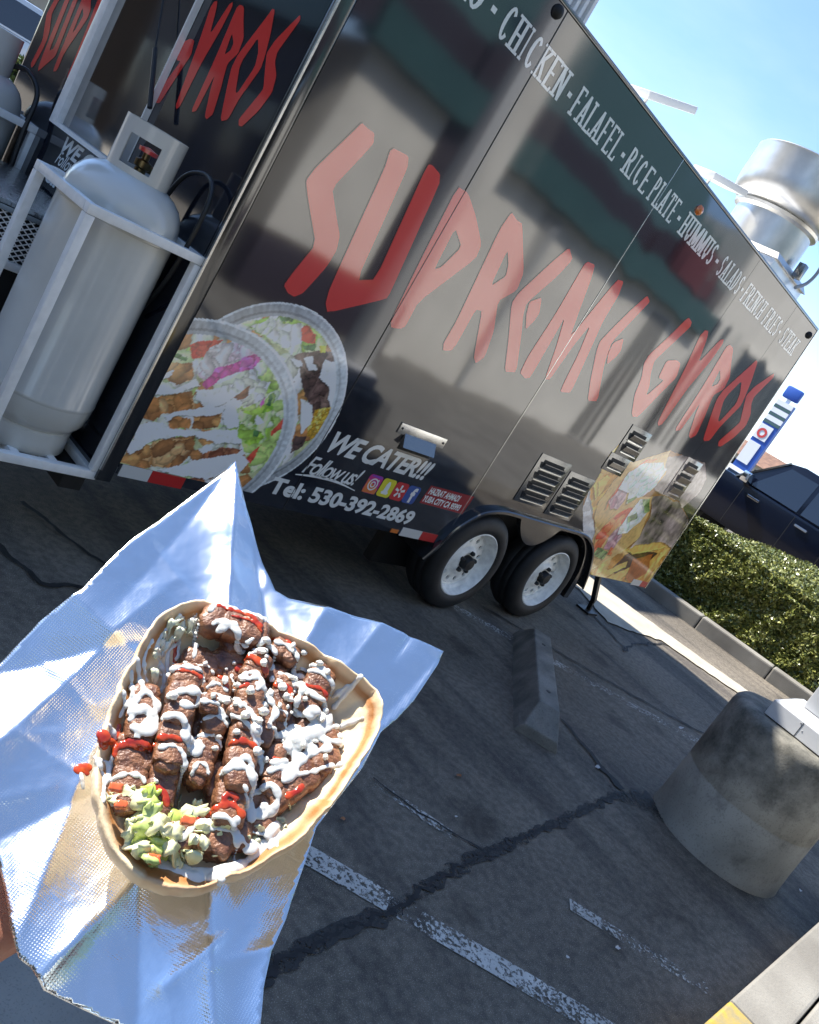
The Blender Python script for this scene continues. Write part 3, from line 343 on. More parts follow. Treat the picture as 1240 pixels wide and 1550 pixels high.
# graded ground sheet out to the horizon
xs = sorted(set([-1500, -300, -60, -20] + [round(-8 + .5 * i, 2) for i in range(60)] + [30, 60, 300, 1500]))
V = [(x, y, 0) for x in xs for y in xs]; n = len(xs)
F = [(i * n + j, (i + 1) * n + j, (i + 1) * n + j + 1, i * n + j + 1) for i in range(n - 1) for j in range(n - 1)]
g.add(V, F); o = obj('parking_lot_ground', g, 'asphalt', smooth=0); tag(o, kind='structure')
def ribbon(name, pts, w0, mat, z=.004, jit=0., step=.012, seed=1, ends=True, parent=None):
    rs = random.Random(seed); P = [Vector((p[0], p[1])) for p in pts]; L = []
    for i in range(len(P) - 1):
        n = max(1, int((P[i + 1] - P[i]).length / step))
        for k in range(n): L.append(P[i].lerp(P[i + 1], k / n))
    L.append(P[-1]); mb = MB(); V = []; ph = rs.random() * 9
    for i, p in enumerate(L):
        d = (L[min(i + 1, len(L) - 1)] - L[max(i - 1, 0)]).normalized(); nn = Vector((-d.y, d.x))
        w = w0[i * (len(w0) - 1) // max(1, len(L) - 1)] if isinstance(w0, list) else w0
        wob = jit * (mnoise.noise(Vector((i * .13 + ph, 0, 0))) * 1.8 + .35 * mnoise.noise(Vector((i * .6, ph, 0))))
        wl = w / 2 * (1 + .9 * mnoise.noise(Vector((i * .22, ph, 3))) * (jit > 0)); wr = w / 2 * (1 + .9 * mnoise.noise(Vector((i * .22, ph, 9))) * (jit > 0))
        c = p + nn * wob
        V += [(*(c + nn * wl), z), (*(c - nn * wr), z)]
    mb.add(V, [(2 * i, 2 * i + 1, 2 * i + 3, 2 * i + 2) for i in range(len(L) - 1)])
    o = obj(name, mb, mat, parent, smooth=0); return tag(o, kind='structure')
ribbon('parking_line', [(1.25, 1.75), (1.872, 1.05), (2.55, .20)], .085, 'line_paint', z=.004)
ribbon('parking_line', [(4.15, 2.46), (4.60, 2.012), (5.9, .72)], .085, 'line_faded', z=.004)
ribbon('parking_line', [(2.35, 1.28), (2.51, 1.018)], .05, 'line_faded', z=.004)
ribbon('parking_line', [(2.80, .66), (3.12, .22)], .06, 'line_faded', z=.004)
CR = [(1.2, .70), (1.563, .80), (1.806, .825), (2.018, .83), (2.25, .875), (2.445, .905), (2.811, .935), (3.199, .965), (3.55, 1.0), (3.903, 1.025)]
paint_mat('tar_worn', (.026, .024, .021), .80)
ribbon('crack_sealant', CR, [.06, .05, .04, .045, .035, .04, .04, .05], 'tar_worn', z=.005, jit=.012, seed=3)
ribbon('pavement_crack', CR, [.018, .010, .015, .008, .013, .008, .011, .015], 'tar', z=.0056, jit=.014, seed=23, step=.006)
ribbon('pavement_crack', CR, [.004, .008, .003, .007], 'tar', z=.0060, jit=.024, seed=43, step=.006)
ribbon('crack_sealant', [(3.80, 1.03), (3.95, .97), (4.05, .90)], [.10, .16, .14], 'tar_worn', z=.0055, jit=.03, seed=5)
ribbon('pavement_crack', [(3.903, 1.04), (3.92, 1.15), (3.944, 1.235), (3.99, 1.38), (4.025, 1.508)], [.05, .03, .02, .014], 'tar', z=.007, jit=.012, seed=8)
ribbon('pavement_crack', [(4.50, 2.50), (4.66, 2.30), (4.82, 2.091), (4.909, 1.98), (5.198, 1.658), (5.585, 1.295), (5.9, 1.0)], .016, 'tar', z=.007, jit=.01, seed=9)
ribbon('pavement_crack', [(6.15, 2.75), (6.129, 2.585), (6.062, 2.377), (5.98, 2.2), (5.9, 2.12)], .022, 'tar', z=.007, jit=.02, seed=10)
ribbon('pavement_crack', [(5.924, 2.139), (6.25, 2.23), (6.624, 2.252), (7.0, 2.27)], .016, 'tar', z=.006, jit=.02, seed=11)
ribbon('pavement_crack', [(1.70, 2.85), (1.746, 2.724), (1.813, 2.562), (1.95, 2.33), (2.1, 2.1)], .018, 'tar', z=.006, jit=.01, seed=12)
ribbon('pavement_crack', [(1.40, 2.62), (1.486, 2.493), (1.551, 2.294), (1.697, 2.296), (1.86, 2.2)], .022, 'tar', z=.007, jit=.015, seed=13)
ribbon('pavement_crack', [(2.36, 1.30), (2.44, 1.13), (2.60, .93)], .008, 'tar', z=.006, jit=.004, seed=14)
# pale concrete gutter, sunlit strip painted into its outline and tone
gp = [(6.10, 3.80), (6.50, 2.95), (6.25, 2.50), (6.45, 2.42), (6.95, 2.30), (7.10, 1.90), (7.30, 1.50), (7.75, .60), (8.05, .60), (7.55, 1.60), (7.42, 2.0), (7.30, 2.45), (7.22, 2.80), (7.05, 3.80)]
rs = random.Random(4)
gp2 = []
for i in range(len(gp)):
    a = Vector(gp[i]); b = Vector(gp[(i + 1) % len(gp)]); n = max(1, int((b - a).length / .05))
    for k in range(n): gp2.append(tuple(a.lerp(b, k / n) + Vector((rs.uniform(-.012, .012), rs.uniform(-.012, .012)))))
mb = MB(); mb.add([(x, y, .009) for x, y in gp2], [tuple(range(len(gp2)))])
tag(obj('sunlit_gutter', mb, 'concrete_pale', smooth=0), kind='structure')
# sidewalk slab with kerb beside the camera, slabs parted by joints
def slab(x0, x1, y0, y1, z=.14, mat='concrete', name='sidewalk_slab', gap=.004):
    mb = MB(); mb.box((x0 + gap, y0 + gap, .0), (x1 - gap, y1 - gap, z)); return tag(obj(name, mb, mat, smooth=0, bevel=.010), kind='structure')
for i, (a, b) in enumerate([(-5, -2.6), (-2.6, -.6), (-.6, 1.30)]): slab(a, b, .15, 1.15)
xx = [-5, -2.6, -.6, 1.30, 2.905, 4.4, 6.1, 7.6, 9.2, 10.8, 12.4, 14, 16, 18, 20, 23, 28]
for a, b in zip(xx[:-1], xx[1:]):
    slab(a, b, -1.6, -.02); slab(a, b, -3.3, -1.6); slab(a, b, -4.98, -3.3)
    slab(a, b, -.02, .15, name='kerb', mat='yellow_paint' if a == 1.30 else 'concrete')
# kerb of the hedge bed
for a, b in [((8.30, 3.35), (8.42, 2.60)), ((8.42, 2.60), (8.54, 1.85)), ((8.54, 1.85), (8.66, 1.10)), ((8.66, 1.10), (8.8, .3))]:
    mb = MB(); a = Vector((*a, 0)); b = Vector((*b, 0)); d = (b - a).normalized()
    mb.bar(a + d * .004 + Vector((0, 0, .06)), b - d * .004 + Vector((0, 0, .06)), .16, .16); tag(obj('kerb', mb, 'concrete', smooth=0, bevel=.015), kind='structure')
mb = MB(); mb.box((8.46, 3.36, 0), (16, 3.50, .13)); tag(obj('kerb', mb, 'concrete', smooth=0, bevel=.015), kind='structure')
mb = MB(); mb.box((8.76, -.6, 0), (16, 3.352, .07)); tag(obj('planting_soil', mb, 'soil', smooth=0), kind='structure')

# ================================================================== TRAILER
Y0 = 2.417
XL, XR, ZB, ZT = 1.70, 6.27, .397, 2.54
FEN = [(3.52, .300), (3.579, .395), (3.631, .500), (3.725, .593), (3.815, .640), (3.974, .667), (4.219, .667), (4.571, .667), (4.874, .667), (5.00, .640), (5.10, .590), (5.181, .515), (5.25, .42), (5.31, .30)]
def fen(x):
    for (a, za), (b, zb) in zip(FEN[:-1], FEN[1:]):
        if a <= x <= b: return za + (zb - za) * (x - a) / (b - a)
    return 0
def xr(z): return XR - .14 * max(0, (z - .9)) / 1.64
trailer = thing('food_trailer', (3.9, 3.3, 0), 'black food trailer wrapped in red lettering and food pictures, standing on two wheels', 'food trailer')
T = trailer
mb = MB()
mb.box((1.665, Y0 + .006, .42), (3.50, 4.27, 2.525)); mb.box((3.50, Y0 + .006, .70), (5.36, 4.27, 2.525))
mb.add([(5.36, Y0 + .006, .42), (6.26, Y0 + .006, .42), (6.26, 4.27, .42), (5.36, 4.27, .42), (5.36, Y0 + .006, 2.525), (6.125, Y0 + .006, 2.525), (6.125, 4.27, 2.525), (5.36, 4.27, 2.525)],
       [(0, 3, 2, 1), (4, 5, 6, 7), (0, 1, 5, 4), (1, 2, 6, 5), (2, 3, 7, 6), (3, 0, 4, 7)])
part(T, 'body_shell', mb, 'under', smooth=0)
edges = [XL, 2.497, 3.628, 4.83, 5.62, XR]
for a, b in zip(edges[:-1], edges[1:]):
    mb = MB(); a2 = a + .0015; b2 = b - .0015
    n = max(2, int((b2 - a2) / .03)); V = []
    last = b == XR
    for i in range(n + 1):
        x = a2 + (b2 - a2) * i / n
        zb = max(ZB, fen(x)) if 3.6 < x < 5.26 else ZB
        for k in range(9):
            z = zb + (ZT - .012 - zb) * k / 8; xx_ = x
            if last: xx_ = a2 + (xr(z) - a2) * i / n
            V.append((xx_, Y0, z))
    m = len(V); V += [(x, y + .005, z) for x, y, z in V]
    F = [(i * 9 + k, (i + 1) * 9 + k, (i + 1) * 9 + k + 1, i * 9 + k + 1) for i in range(n) for k in range(8)]
    F += [(i * 9 + m, i * 9 + 9 + m, i * 9 + 9, i * 9) for i in range(n)]
    mb.add(V, F); part(T, 'side_panel', mb, 'wrap_black', smooth=30)
# rivet seams
for x in (2.88, 3.25, 4.25, 5.2):
    pass
# trims
mb = MB(); mb.box((1.640, Y0 - .004, .36), (1.697, Y0 + .02, 2.56)); part(T, 'corner_trim', mb, 'trim_black', bevel=.004)
mb = MB(); mb.box((1.6385, Y0 - .0065, .40), (1.6465, Y0 + .002, 2.55)); part(T, 'corner_edge_strip', mb, 'alu', smooth=0)
mb = MB(); mb.box((1.64, Y0 - .006, ZT - .010), (6.128, Y0 + .03, ZT + .006)); part(T, 'roof_edge_trim', mb, 'dark_metal', bevel=.003)
mb = MB(); mb.box((1.645, Y0 + .03, ZT - .006), (6.12, 4.27, ZT + .004)); part(T, 'roof', mb, 'white_paint', smooth=0)
mb = MB(); mb.add([(xr(.39), Y0 - .003, .385), (xr(.39) + .012, Y0 - .003, .385), (xr(2.54) + .012, Y0 - .003, 2.54), (xr(2.54), Y0 - .003, 2.54),
                   (xr(.39), Y0 + .02, .385), (xr(.39) + .012, Y0 + .02, .385), (xr(2.54) + .012, Y0 + .02, 2.54), (xr(2.54), Y0 + .02, 2.54)], [(0, 1, 2, 3), (4, 7, 6, 5), (1, 5, 6, 2), (0, 3, 7, 4), (0, 4, 5, 1), (3, 2, 6, 7)])
part(T, 'rear_edge_trim', mb, 'alu', smooth=0)
mb = MB(); mb.add([(xr(.41) + .005, Y0 + .02, .41), (xr(.41) + .005, 4.27, .41), (xr(2.53) + .005, 4.27, 2.53), (xr(2.53) + .005, Y0 + .02, 2.53)], [(0, 1, 2, 3)]); part(T, 'rear_panel', mb, 'wrap_black', smooth=0)
for x0, x1, m in ((2.4955, 2.4985, 'seam_dark'), (3.6265, 3.6295, 'alu')):
    mb = MB(); mb.box((x0, Y0 - .0022, .40), (x1, Y0 - .0005, ZT - .01)); part(T, 'panel_seam', mb, m, smooth=0)
# ---- printed lettering
def flat(name, V2, F, y, mat, front=False, fmap=None):
    if fmap: V = [fmap(p) for p in V2]
    else: V = [(p[0], y, p[1]) for p in V2]
    mb = MB(); mb.add(V, F); return mb
def me_to_mb(me, y, fmap=None):
    V = [(v.co.x, y, v.co.y) if fmap is None else fmap((v.co.x, v.co.y)) for v in me.vertices]
    mb = MB(); mb.add(V, [tuple(p.vertices) for p in me.polygons]); return mb
HX0 = min(p[0] for L in HEAD for p in L[0]); HX1 = max(p[0] for L in HEAD for p in L[0])
def hfront(p):
    t = (p[0] - HX0) / (HX1 - HX0)
    return (1.640, 4.22 - t * 1.72, 1.30 + (p[1] - 1.16) * .62 + .05)
def smoothpoly(pl_):
    n = len(pl_); out = []
    for i in range(n):
        a = Vector(pl_[i]); b = Vector(pl_[(i + 1) % n]); out.append(tuple(a.lerp(b, .12))); out.append(tuple(a.lerp(b, .88)))
    return out
big = MB(); bigo = MB(); fr = MB(); fro = MB()
for L in HEAD:
    sp_ = [smoothpoly(q) for q in L]; isM = len(L[0]) == 35 or len(L[0]) == 31
    me = curve_mesh('l', sp_); meo = curve_mesh('l', sp_, offset=.004)
    lo = part(T, 'letter', me_to_mb(me, Y0 - .0014), 'wrap_red', smooth=0)
    if len(L[0]) < 29: part(T, 'letter_outline', me_to_mb(meo, Y0 - .0010), 'wrap_dark_red', smooth=0)
    part(T, 'letter', me_to_mb(me, 0, lambda p: (1.6396 - .0008, *hfront(p)[1:])), 'wrap_red', smooth=0); part(T, 'letter_outline', me_to_mb(meo, 0, lambda p: (1.6396 - .0004, *hfront(p)[1:])), 'wrap_dark_red', smooth=0)
# condensed slab letters for the menu line
SG = {
 'C': [('arc', .5, .5, .40, .5, 40, 320)], 'O': [('arc', .5, .5, .42, .5, 0, 360)],
 'H': [('v', .22), ('v', .78), ('h', .5, .22, .78), ('s', .22), ('s', .78)], 'I': [('v', .5), ('s', .5)], 'K': [('v', .25), ('s', .25), ('d', .30, .45, .85, 1), ('d', .42, .6, .85, 0), ('sb', .85), ('st', .82)],
 'E': [('v', .25), ('h', .97, .1, .9), ('h', .5, .25, .7), ('h', .03, .1, .9), ('t', .88, .85, 1), ('t', .88, 0, .15)], 'N': [('v', .22), ('v', .8), ('d', .22, 1, .8, 0), ('sb', .22), ('st', .8), ('st', .18)],
 'F': [('v', .27), ('h', .97, .1, .9), ('h', .52, .25, .7), ('sb', .27), ('t', .88, .82, 1)], 'A': [('d', .18, 0, .5, 1), ('d', .82, 0, .5, 1), ('h', .3, .28, .72), ('sb', .16), ('sb', .84)],
 'L': [('v', .27), ('h', .03, .1, .9), ('st', .27), ('t', .88, 0, .2)], 'R': [('v', .25), ('sb', .25), ('arcp',), ('d', .5, .5, .85, 0), ('sb', .88)], 'P': [('v', .27), ('sb', .27), ('arcp',)],
 'T': [('v', .5), ('h', .97, .05, .95), ('sb', .5), ('t', .1, .8, 1), ('t', .9, .8, 1)], 'U': [('vv', .22, .3, 1), ('vv', .8, .3, 1), ('arc', .51, .3, .29, .3, 180, 360), ('st', .22), ('st', .8)],
 'M': [('v', .15), ('v', .85), ('d', .17, 1, .5, .1), ('d', .83, 1, .5, .1), ('sb', .15), ('sb', .85)], 'S': [('arc', .5, .74, .36, .26, 20, 270), ('arc', .5, .26, .36, .26, -160, 90)],
 'D': [('v', .25), ('h', .97, .1, .5), ('h', .03, .1, .5), ('arc', .45, .5, .42, .48, -90, 90)], 'Y': [('vv', .5, 0, .5), ('d', .15, 1, .5, .45), ('d', .85, 1, .5, .45), ('sb', .5)], 'G': [('arc', .5, .5, .40, .5, 40, 330), ('vv', .82, .1, .42), ('h', .42, .55, 1)],
 '-': [('h', .42, .1, .9), ('h', .50, .1, .9)]}
cnt = [0]
def glyph(mb, ch, x0, w, z0, h):
    if ch not in SG: return
    TW = .25; TH = .085
    X = lambda u: x0 + u * w
    Z = lambda v: z0 + v * h
    def quad(pts):
        cnt[0] += 1; y = Y0 - .0010 - (cnt[0] % 40) * .00002
        mb.add([(p[0], y, p[1]) for p in pts], [tuple(range(len(pts)))])
    def rect(u0, u1, v0, v1): quad([(X(u0), Z(v0)), (X(u1), Z(v0)), (X(u1), Z(v1)), (X(u0), Z(v1))])
    def arc(cx, cy, rx, ry, a0, a1):
        n = 14; pts = []
        for i in range(n + 1):
            a = R_(a0 + (a1 - a0) * i / n); pts.append((cx + (rx) * math.cos(a), cy + ry * math.sin(a), cx + (rx - TW * 1.05) * math.cos(a), cy + (ry - TH * 1.3) * math.sin(a)))
        for a, b in zip(pts[:-1], pts[1:]): quad([(X(a[0]), Z(a[1])), (X(b[0]), Z(b[1])), (X(b[2]), Z(b[3])), (X(a[2]), Z(a[3]))])
    for s in SG[ch]:
        k = s[0]
        if k == 'v': rect(s[1] - TW / 2, s[1] + TW / 2, 0, 1)
        elif k == 'vv': rect(s[1] - TW / 2, s[1] + TW / 2, s[2], s[3])
        elif k == 'h': rect(s[2], s[3], s[1] - TH / 2, s[1] + TH / 2)
        elif k == 't': rect(s[1] - TW / 3, s[1] + TW / 3, s[2], s[3])
        elif k == 'd': quad([(X(s[1] - TW / 2), Z(s[2])), (X(s[1] + TW / 2), Z(s[2])), (X(s[3] + TW / 2), Z(s[4])), (X(s[3] - TW / 2), Z(s[4]))])
        elif k in ('s', 'sb', 'st'):
            if k != 'st': rect(s[1] - TW * 1.1, s[1] + TW * 1.1, 0, TH)
            if k != 'sb': rect(s[1] - TW * 1.1, s[1] + TW * 1.1, 1 - TH, 1)
        elif k == 'arc': arc(*s[1:])
        elif k == 'arcp':
            rect(.25, .5, 1 - TH, 1); rect(.25, .5, .48, .48 + TH); arc(.5, .74, .36, .26, -90, 90)
for word, a, b in (('GYRO', 1.80, 2.14), ('-', 2.17, 2.205), ('CHICKEN', 2.24, 2.69), ('-', 2.712, 2.745), ('FALAFEL', 2.765, 3.178), ('-', 3.20, 3.235), ('RICE', 3.25, 3.50), ('PLATE', 3.53, 3.82), ('-', 3.845, 3.885), ('HUMMUS', 3.915, 4.37), ('-', 4.395, 4.44), ('SALADS', 4.465, 4.82), ('-', 4.835, 4.865), ('FRENCH', 4.885, 5.25), ('FRIES', 5.30, 5.585), ('-', 5.605, 5.64), ('STEAK', 5.675, 6.0)):
    mb = MB(); wts = [.55 if c == 'I' else 1.25 if c == 'M' else 1 for c in word]; tot = sum(wts); x = a
    for c, wt in zip(word, wts):
        w = (b - a) * wt / tot; glyph(mb, c, x + w * .03, w * .94, 2.292, .112); x += w
    part(T, 'menu_lettering' if word != '-' else 'menu_dash', mb, 'wrap_white', smooth=0)
def txt(name, body, x0, x1, z0, z1, mat='wrap_white', y=Y0 - .0012, tilt=0., fmap=None, **k):
    V2, F = fit_text(body, x0, x1, z0, z1, **k)
    mb = MB()
    if fmap: mb.add([fmap(p) for p in V2], F)
    else: mb.add([(p[0], y, p[1] + (p[0] - x0) * tilt) for p in V2], F)
    return part(T, name, mb, mat, smooth=0)
def arcband(x0, z0, x1, z1, bulge, w, n=16):
    mb = MB(); V = []
    for i in range(n + 1):
        t = i / n; x = x0 + (x1 - x0) * t; z = z0 + (z1 - z0) * t + bulge * math.sin(math.pi * t); ww = w * (.35 + .65 * math.sin(math.pi * min(1, t * 1.1)))
        V += [(x, z + ww / 2), (x, z - ww / 2)]
    return V, [(2 * i, 2 * i + 1, 2 * i + 3, 2 * i + 2) for i in range(n)]
txt('catering_lettering', 'WE CATER!!!', 2.548, 3.232, .690, .790, bold=.035, shear=.35, space=.93)
txt('follow_lettering', 'Follow us!', 2.482, 2.822, .575, .660, bold=.008, shear=.45, space=.82)
V2, F = arcband(2.459, .560, 2.828, .556, .018, .013); mb = MB(); mb.add([(p[0], Y0 - .0012, p[1]) for p in V2], F); part(T, 'underline_swoosh', mb, 'wrap_white', smooth=0)
txt('phone_lettering', 'Tel: 530-392-2869', 2.368, 3.306, .452, .532, bold=.04)
pm('icon_orange', (.75, .20, .05), **WRAP); pm('icon_magenta', (.55, .03, .22), **WRAP); pm('icon_yellow', (.75, .68, .03), **WRAP); pm('icon_red', (.60, .03, .03), **WRAP); pm('icon_blue', (.04, .09, .33), **WRAP); pm('icon_purple', (.25, .05, .45), **WRAP)
def rrect(cx, cz, w, h, r, n=5):
    P = []
    for (sx, sz, a0) in ((1, 1, 0), (-1, 1, 90), (-1, -1, 180), (1, -1, 270)):
        for i in range(n + 1):
            a = R_(a0 + 90 * i / n); P.append((cx + sx * (w / 2 - r) + r * math.cos(a), cz + sz * (h / 2 - r) + r * math.sin(a)))
    return P
def fpoly(name, P, mat, y, parent=None):
    mb = MB(); mb.add([(x, y, z) for x, z in P], [tuple(range(len(P)))]); o = part(T, name, mb, mat, smooth=0)
    return o
def ring(cx, cz, r0, r1, y, n=20, a0=0, a1=360, sz=1):
    mb = MB(); V = []
    for i in range(n + 1):
        a = R_(a0 + (a1 - a0) * i / n); V += [(cx + r1 * math.cos(a), y, cz + sz * r1 * math.sin(a)), (cx + r0 * math.cos(a), y, cz + sz * r0 * math.sin(a))]
    mb.add(V, [(2 * i, 2 * i + 1, 2 * i + 3, 2 * i + 2) for i in range(n)]); return mb
ic = [(2.912, 'icon_magenta'), (3.010, 'icon_yellow'), (3.103, 'icon_red'), (3.195, 'icon_blue')]
for cx, m in ic: fpoly('social_icon', rrect(cx, .607, .092, .094, .018), m, Y0 - .0010)
fpoly('icon_shade', [(2.868, .562), (2.955, .562), (2.955, .59), (2.868, .63)], 'icon_orange', Y0 - .0013); fpoly('icon_shade', [(2.880, .652), (2.950, .652), (2.950, .640), (2.88, .645)], 'icon_purple', Y0 - .0013)
mb = ring(2.912, .607, .024, .031, Y0 - .0018); a = ring(2.912, .607, .010, .016, Y0 - .0018); mb.add(a.v, a.f); a = ring(2.935, .630, .0001, .005, Y0 - .0018); mb.add(a.v, a.f); part(T, 'icon_mark', mb, 'wrap_white', smooth=0)
fpoly('icon_mark', [(2.992, .575), (3.030, .575), (3.036, .585), (3.026, .592), (3.024, .625), (3.016, .640), (3.006, .640), (2.998, .625), (2.996, .592), (2.986, .585)], 'wrap_white', Y0 - .0018)
mb = MB()
for a in range(5):
    aa = R_(90 + a * 72); p = [(.008, -.005), (.034, -.007), (.034, .007), (.008, .005)]
    mb.add([(3.103 + u * math.cos(aa) - v * math.sin(aa), Y0 - .0018, .607 + u * math.sin(aa) + v * math.cos(aa)) for u, v in p], [(0, 1, 2, 3)])
part(T, 'icon_mark', mb, 'wrap_white', smooth=0)
txt('icon_mark', 'f', 3.185, 3.222, .566, .646, y=Y0 - .0018, bold=.04)
fpoly('address_plate_print', [(3.280, .580), (3.645, .580), (3.655, .688), (3.290, .680)], 'wrap_tag_red', Y0 - .0010)
txt('owner_lettering', 'HAZRAT AHMADI', 3.300, 3.555, .636, .672, bold=.03, shear=.2, y=Y0 - .0016)
txt('city_lettering', 'YUBA CITY CA 95993', 3.290, 3.600, .590, .626, bold=.03, shear=.2, y=Y0 - .0016)
# reflective tape
for x0, x1, m in ((1.712, 1.832, 'tape_white'), (1.834, 1.978, 'tape_red'), (3.274, 3.430, 'tape_white'), (3.432, 3.560, 'tape_red'), (5.995, 6.150, 'tape_white'), (6.152, 6.262, 'tape_red')):
    mb = MB(); mb.box((x0, Y0 - .0035, .391), (x1, Y0 - .0008, .437)); part(T, 'reflective_tape', mb, m, smooth=0)
mb = MB(); mb.box((3.20, Y0 - .004, .398), (3.255, Y0 - .001, .418)); part(T, 'side_marker', mb, 'amber', smooth=0)
# ---- louvres
def louver(cx, cz, w, h, depth=.022, n=5):
    mb = MB(); V = []
    prof = [(-depth, cz + h * .34), (-depth, cz + h * .24), (-depth * .5, cz - h * .30), (0, cz - h * .5)]
    for sx in (-1, 1):
        for (d, z) in prof: V.append((cx + sx * w / 2, Y0 - .003 + d, z))
    F = [(i, i + 1, i + 5, i + 4) for i in range(3)]
    V += [(cx - w / 2, Y0 - .003, prof[0][1]), (cx + w / 2, Y0 - .003, prof[0][1])]
    F += [(0, 1, 2, 3, 8), (4, 9, 7, 6, 5)]
    mb.add(V, F); return mb
def vent(name, cx0, cx1, z0, z1, ncol, nrow, mat, w=None, framemat=None):
    f = MB(); f.box((cx0, Y0 - .004, z0), (cx1, Y0 - .0005, z1)); o = part(T, name, f, framemat or 'dark_metal', bevel=.001)
    for c in range(ncol):
        W_ = (cx1 - cx0) / ncol; cx = cx0 + W_ * (c + .5)
        for r in range(nrow):
            H_ = (z1 - z0 - .04) / nrow; cz = z0 + .012 + H_ * (r + .5)
            s = MB(); s.box((cx - W_ * .34, Y0 - .0052, cz + H_ * .16), (cx + W_ * .34, Y0 - .0042, cz + H_ * .50)); obj('louver_slot', s, 'under', o, smooth=0)
            s = MB(); s.box((cx - W_ * .37, Y0 - .012, cz - H_ * .40), (cx + W_ * .37, Y0 - .0045, cz - H_ * .33)); obj('louver_lip', s, mat if mat != 'dark_metal' else 'alu', o, smooth=0)
            obj('louver', louver(cx, cz + H_ * .02, W_ * .70, H_ * .66), mat, o, smooth=20)
    return o
vent('vent_grille', 3.985, 4.318, .735, 1.032, 1, 4, 'dark_metal')
vent('vent_grille', 4.345, 4.655, .712, 1.000, 1, 4, 'dark_metal')
vent('vent_grille', 4.655, 4.935, 1.195, 1.390, 1, 2, 'dark_metal')
vent('vent_grille', 4.625, 4.890, 1.080, 1.195, 1, 1, 'dark_metal')
pm('louver_beige', (.30, .235, .20), rough=.10, ior=2.2)
vent('vent_grille', 5.56, 5.83, 1.09, 1.385, 1, 3, 'louver_beige', framemat='louver_beige')
o = MB(); o.box((2.868, Y0 - .006, .868), (3.206, Y0 - .0008, .918)); o = part(T, 'vent_hood', o, 'alu', bevel=.001)
mb = MB(); mb.add([(2.92, Y0 - .006, .878), (3.150, Y0 - .006, .878), (3.150, Y0 - .035, .822), (2.92, Y0 - .035, .822), (2.92, Y0 - .001, .822), (3.15, Y0 - .001, .822)], [(0, 1, 2, 3), (0, 3, 4), (1, 5, 2)]); obj('hood_flap', mb, 'dark_metal', o, smooth=0)
mb = MB(); mb.box((2.93, Y0 - .003, .800), (3.16, Y0 - .0012, .862)); obj('vent_slot', mb, 'under', o, smooth=0)
for x in (2.885, 3.19):
    mb = MB(); mb.lathe([(.0001, .004), (.005, .003), (.006, 0)], (x, Y0 - .006, .895), 'Y', 8); obj('bolt', mb, 'under', o)
mb = MB(); mb.lathe([(.0001, .022), (.012, .02), (.022, .012), (.026, 0), (.028, -.002)], (3.982, Y0, 2.44), 'Y', 16); part(T, 'clearance_light', mb, 'amber')
mb = MB(); mb.lathe([(.0001, .022), (.012, .02), (.022, .012), (.026, 0), (.028, -.002)], (2.452, Y0, 2.50), 'Y', 16); part(T, 'clearance_light', mb, 'under')
mb = MB(); mb.lathe([(.0001, .022), (.012, .02), (.022, .012), (.026, 0), (.028, -.002)], (6.05, Y0, 2.47), 'Y', 16); part(T, 'clearance_light', mb, 'under')
# ---- fender, wheels
def skirt():
    top = []; bot = []; n = 90
    for i in range(n + 1):
        x = 3.66 + (5.24 - 3.66) * i / n; t = fen(x) - .004
        b = -1
        for hx in (3.968, 4.83):
            q = .355 ** 2 - (x - hx) ** 2
            if q > 0: b = max(b, .29 + math.sqrt(q))
        mid = .50 + .9 * abs(x - 4.40) ** 2 * 3
        if 3.968 < x < 4.83: b = max(b, min(mid, .645)) if b < mid else b
        b = max(b, .2); b = min(b, t - .001); top.append((x, t)); bot.append((x, b))
    mb = MB(); V = []
    for (x, t), (_, b) in zip(top, bot): V += [(x, Y0 - .004, t), (x, Y0 - .004, b), (x, Y0 + .03, t), (x, Y0 + .03, b)]
    F = []
    for i in range(n): a = i * 4; c = a + 4; F += [(a, a + 1, c + 1, c), (a + 1, a + 3, c + 3, c + 1), (a + 2, c + 2, c + 3, a + 3)]
    mb.add(V, F); return mb
part(T, 'wheel_skirt', skirt(), 'fender', smooth=30)
mb = MB(); V = []; FS = []
def cat(P, n=6):
    out = []
    for i in range(len(P) - 1):
        p0 = P[max(i - 1, 0)]; p1 = P[i]; p2 = P[i + 1]; p3 = P[min(i + 2, len(P) - 1)]
        for k in range(n):
            t = k / n; out.append(tuple(.5 * ((2 * p1[j]) + (-p0[j] + p2[j]) * t + (2 * p0[j] - 5 * p1[j] + 4 * p2[j] - p3[j]) * t * t + (-p0[j] + 3 * p1[j] - 3 * p2[j] + p3[j]) * t ** 3) for j in range(len(p1))))
    out.append(tuple(P[-1])); return out
fp = cat(FEN, 4)
for i, (x, z) in enumerate(fp):
    a = fp[max(i - 1, 0)]; b = fp[min(i + 1, len(fp) - 1)]; d = Vector((b[0] - a[0], b[1] - a[1])).normalized(); n_ = Vector((-d.y, d.x))
    for (dy, dn) in ((-.034, -.012), (-.034, .002), (-.028, .008), (.20, .012), (.20, .002), (-.026, -.002), (-.026, -.012)):
        V.append((x + n_.x * dn, Y0 + dy, z + n_.y * dn))
F = [(i * 7 + k, i * 7 + (k + 1) % 7, i * 7 + 7 + (k + 1) % 7, i * 7 + 7 + k) for i in range(len(fp) - 1) for k in range(7)]
mb.add(V, F); part(T, 'fender', mb, 'fender', smooth=40)
mb = MB(); mb.box((3.50, Y0 + .24, .10), (5.36, Y0 + .30, .70)); part(T, 'wheel_well', mb, 'under', smooth=0)
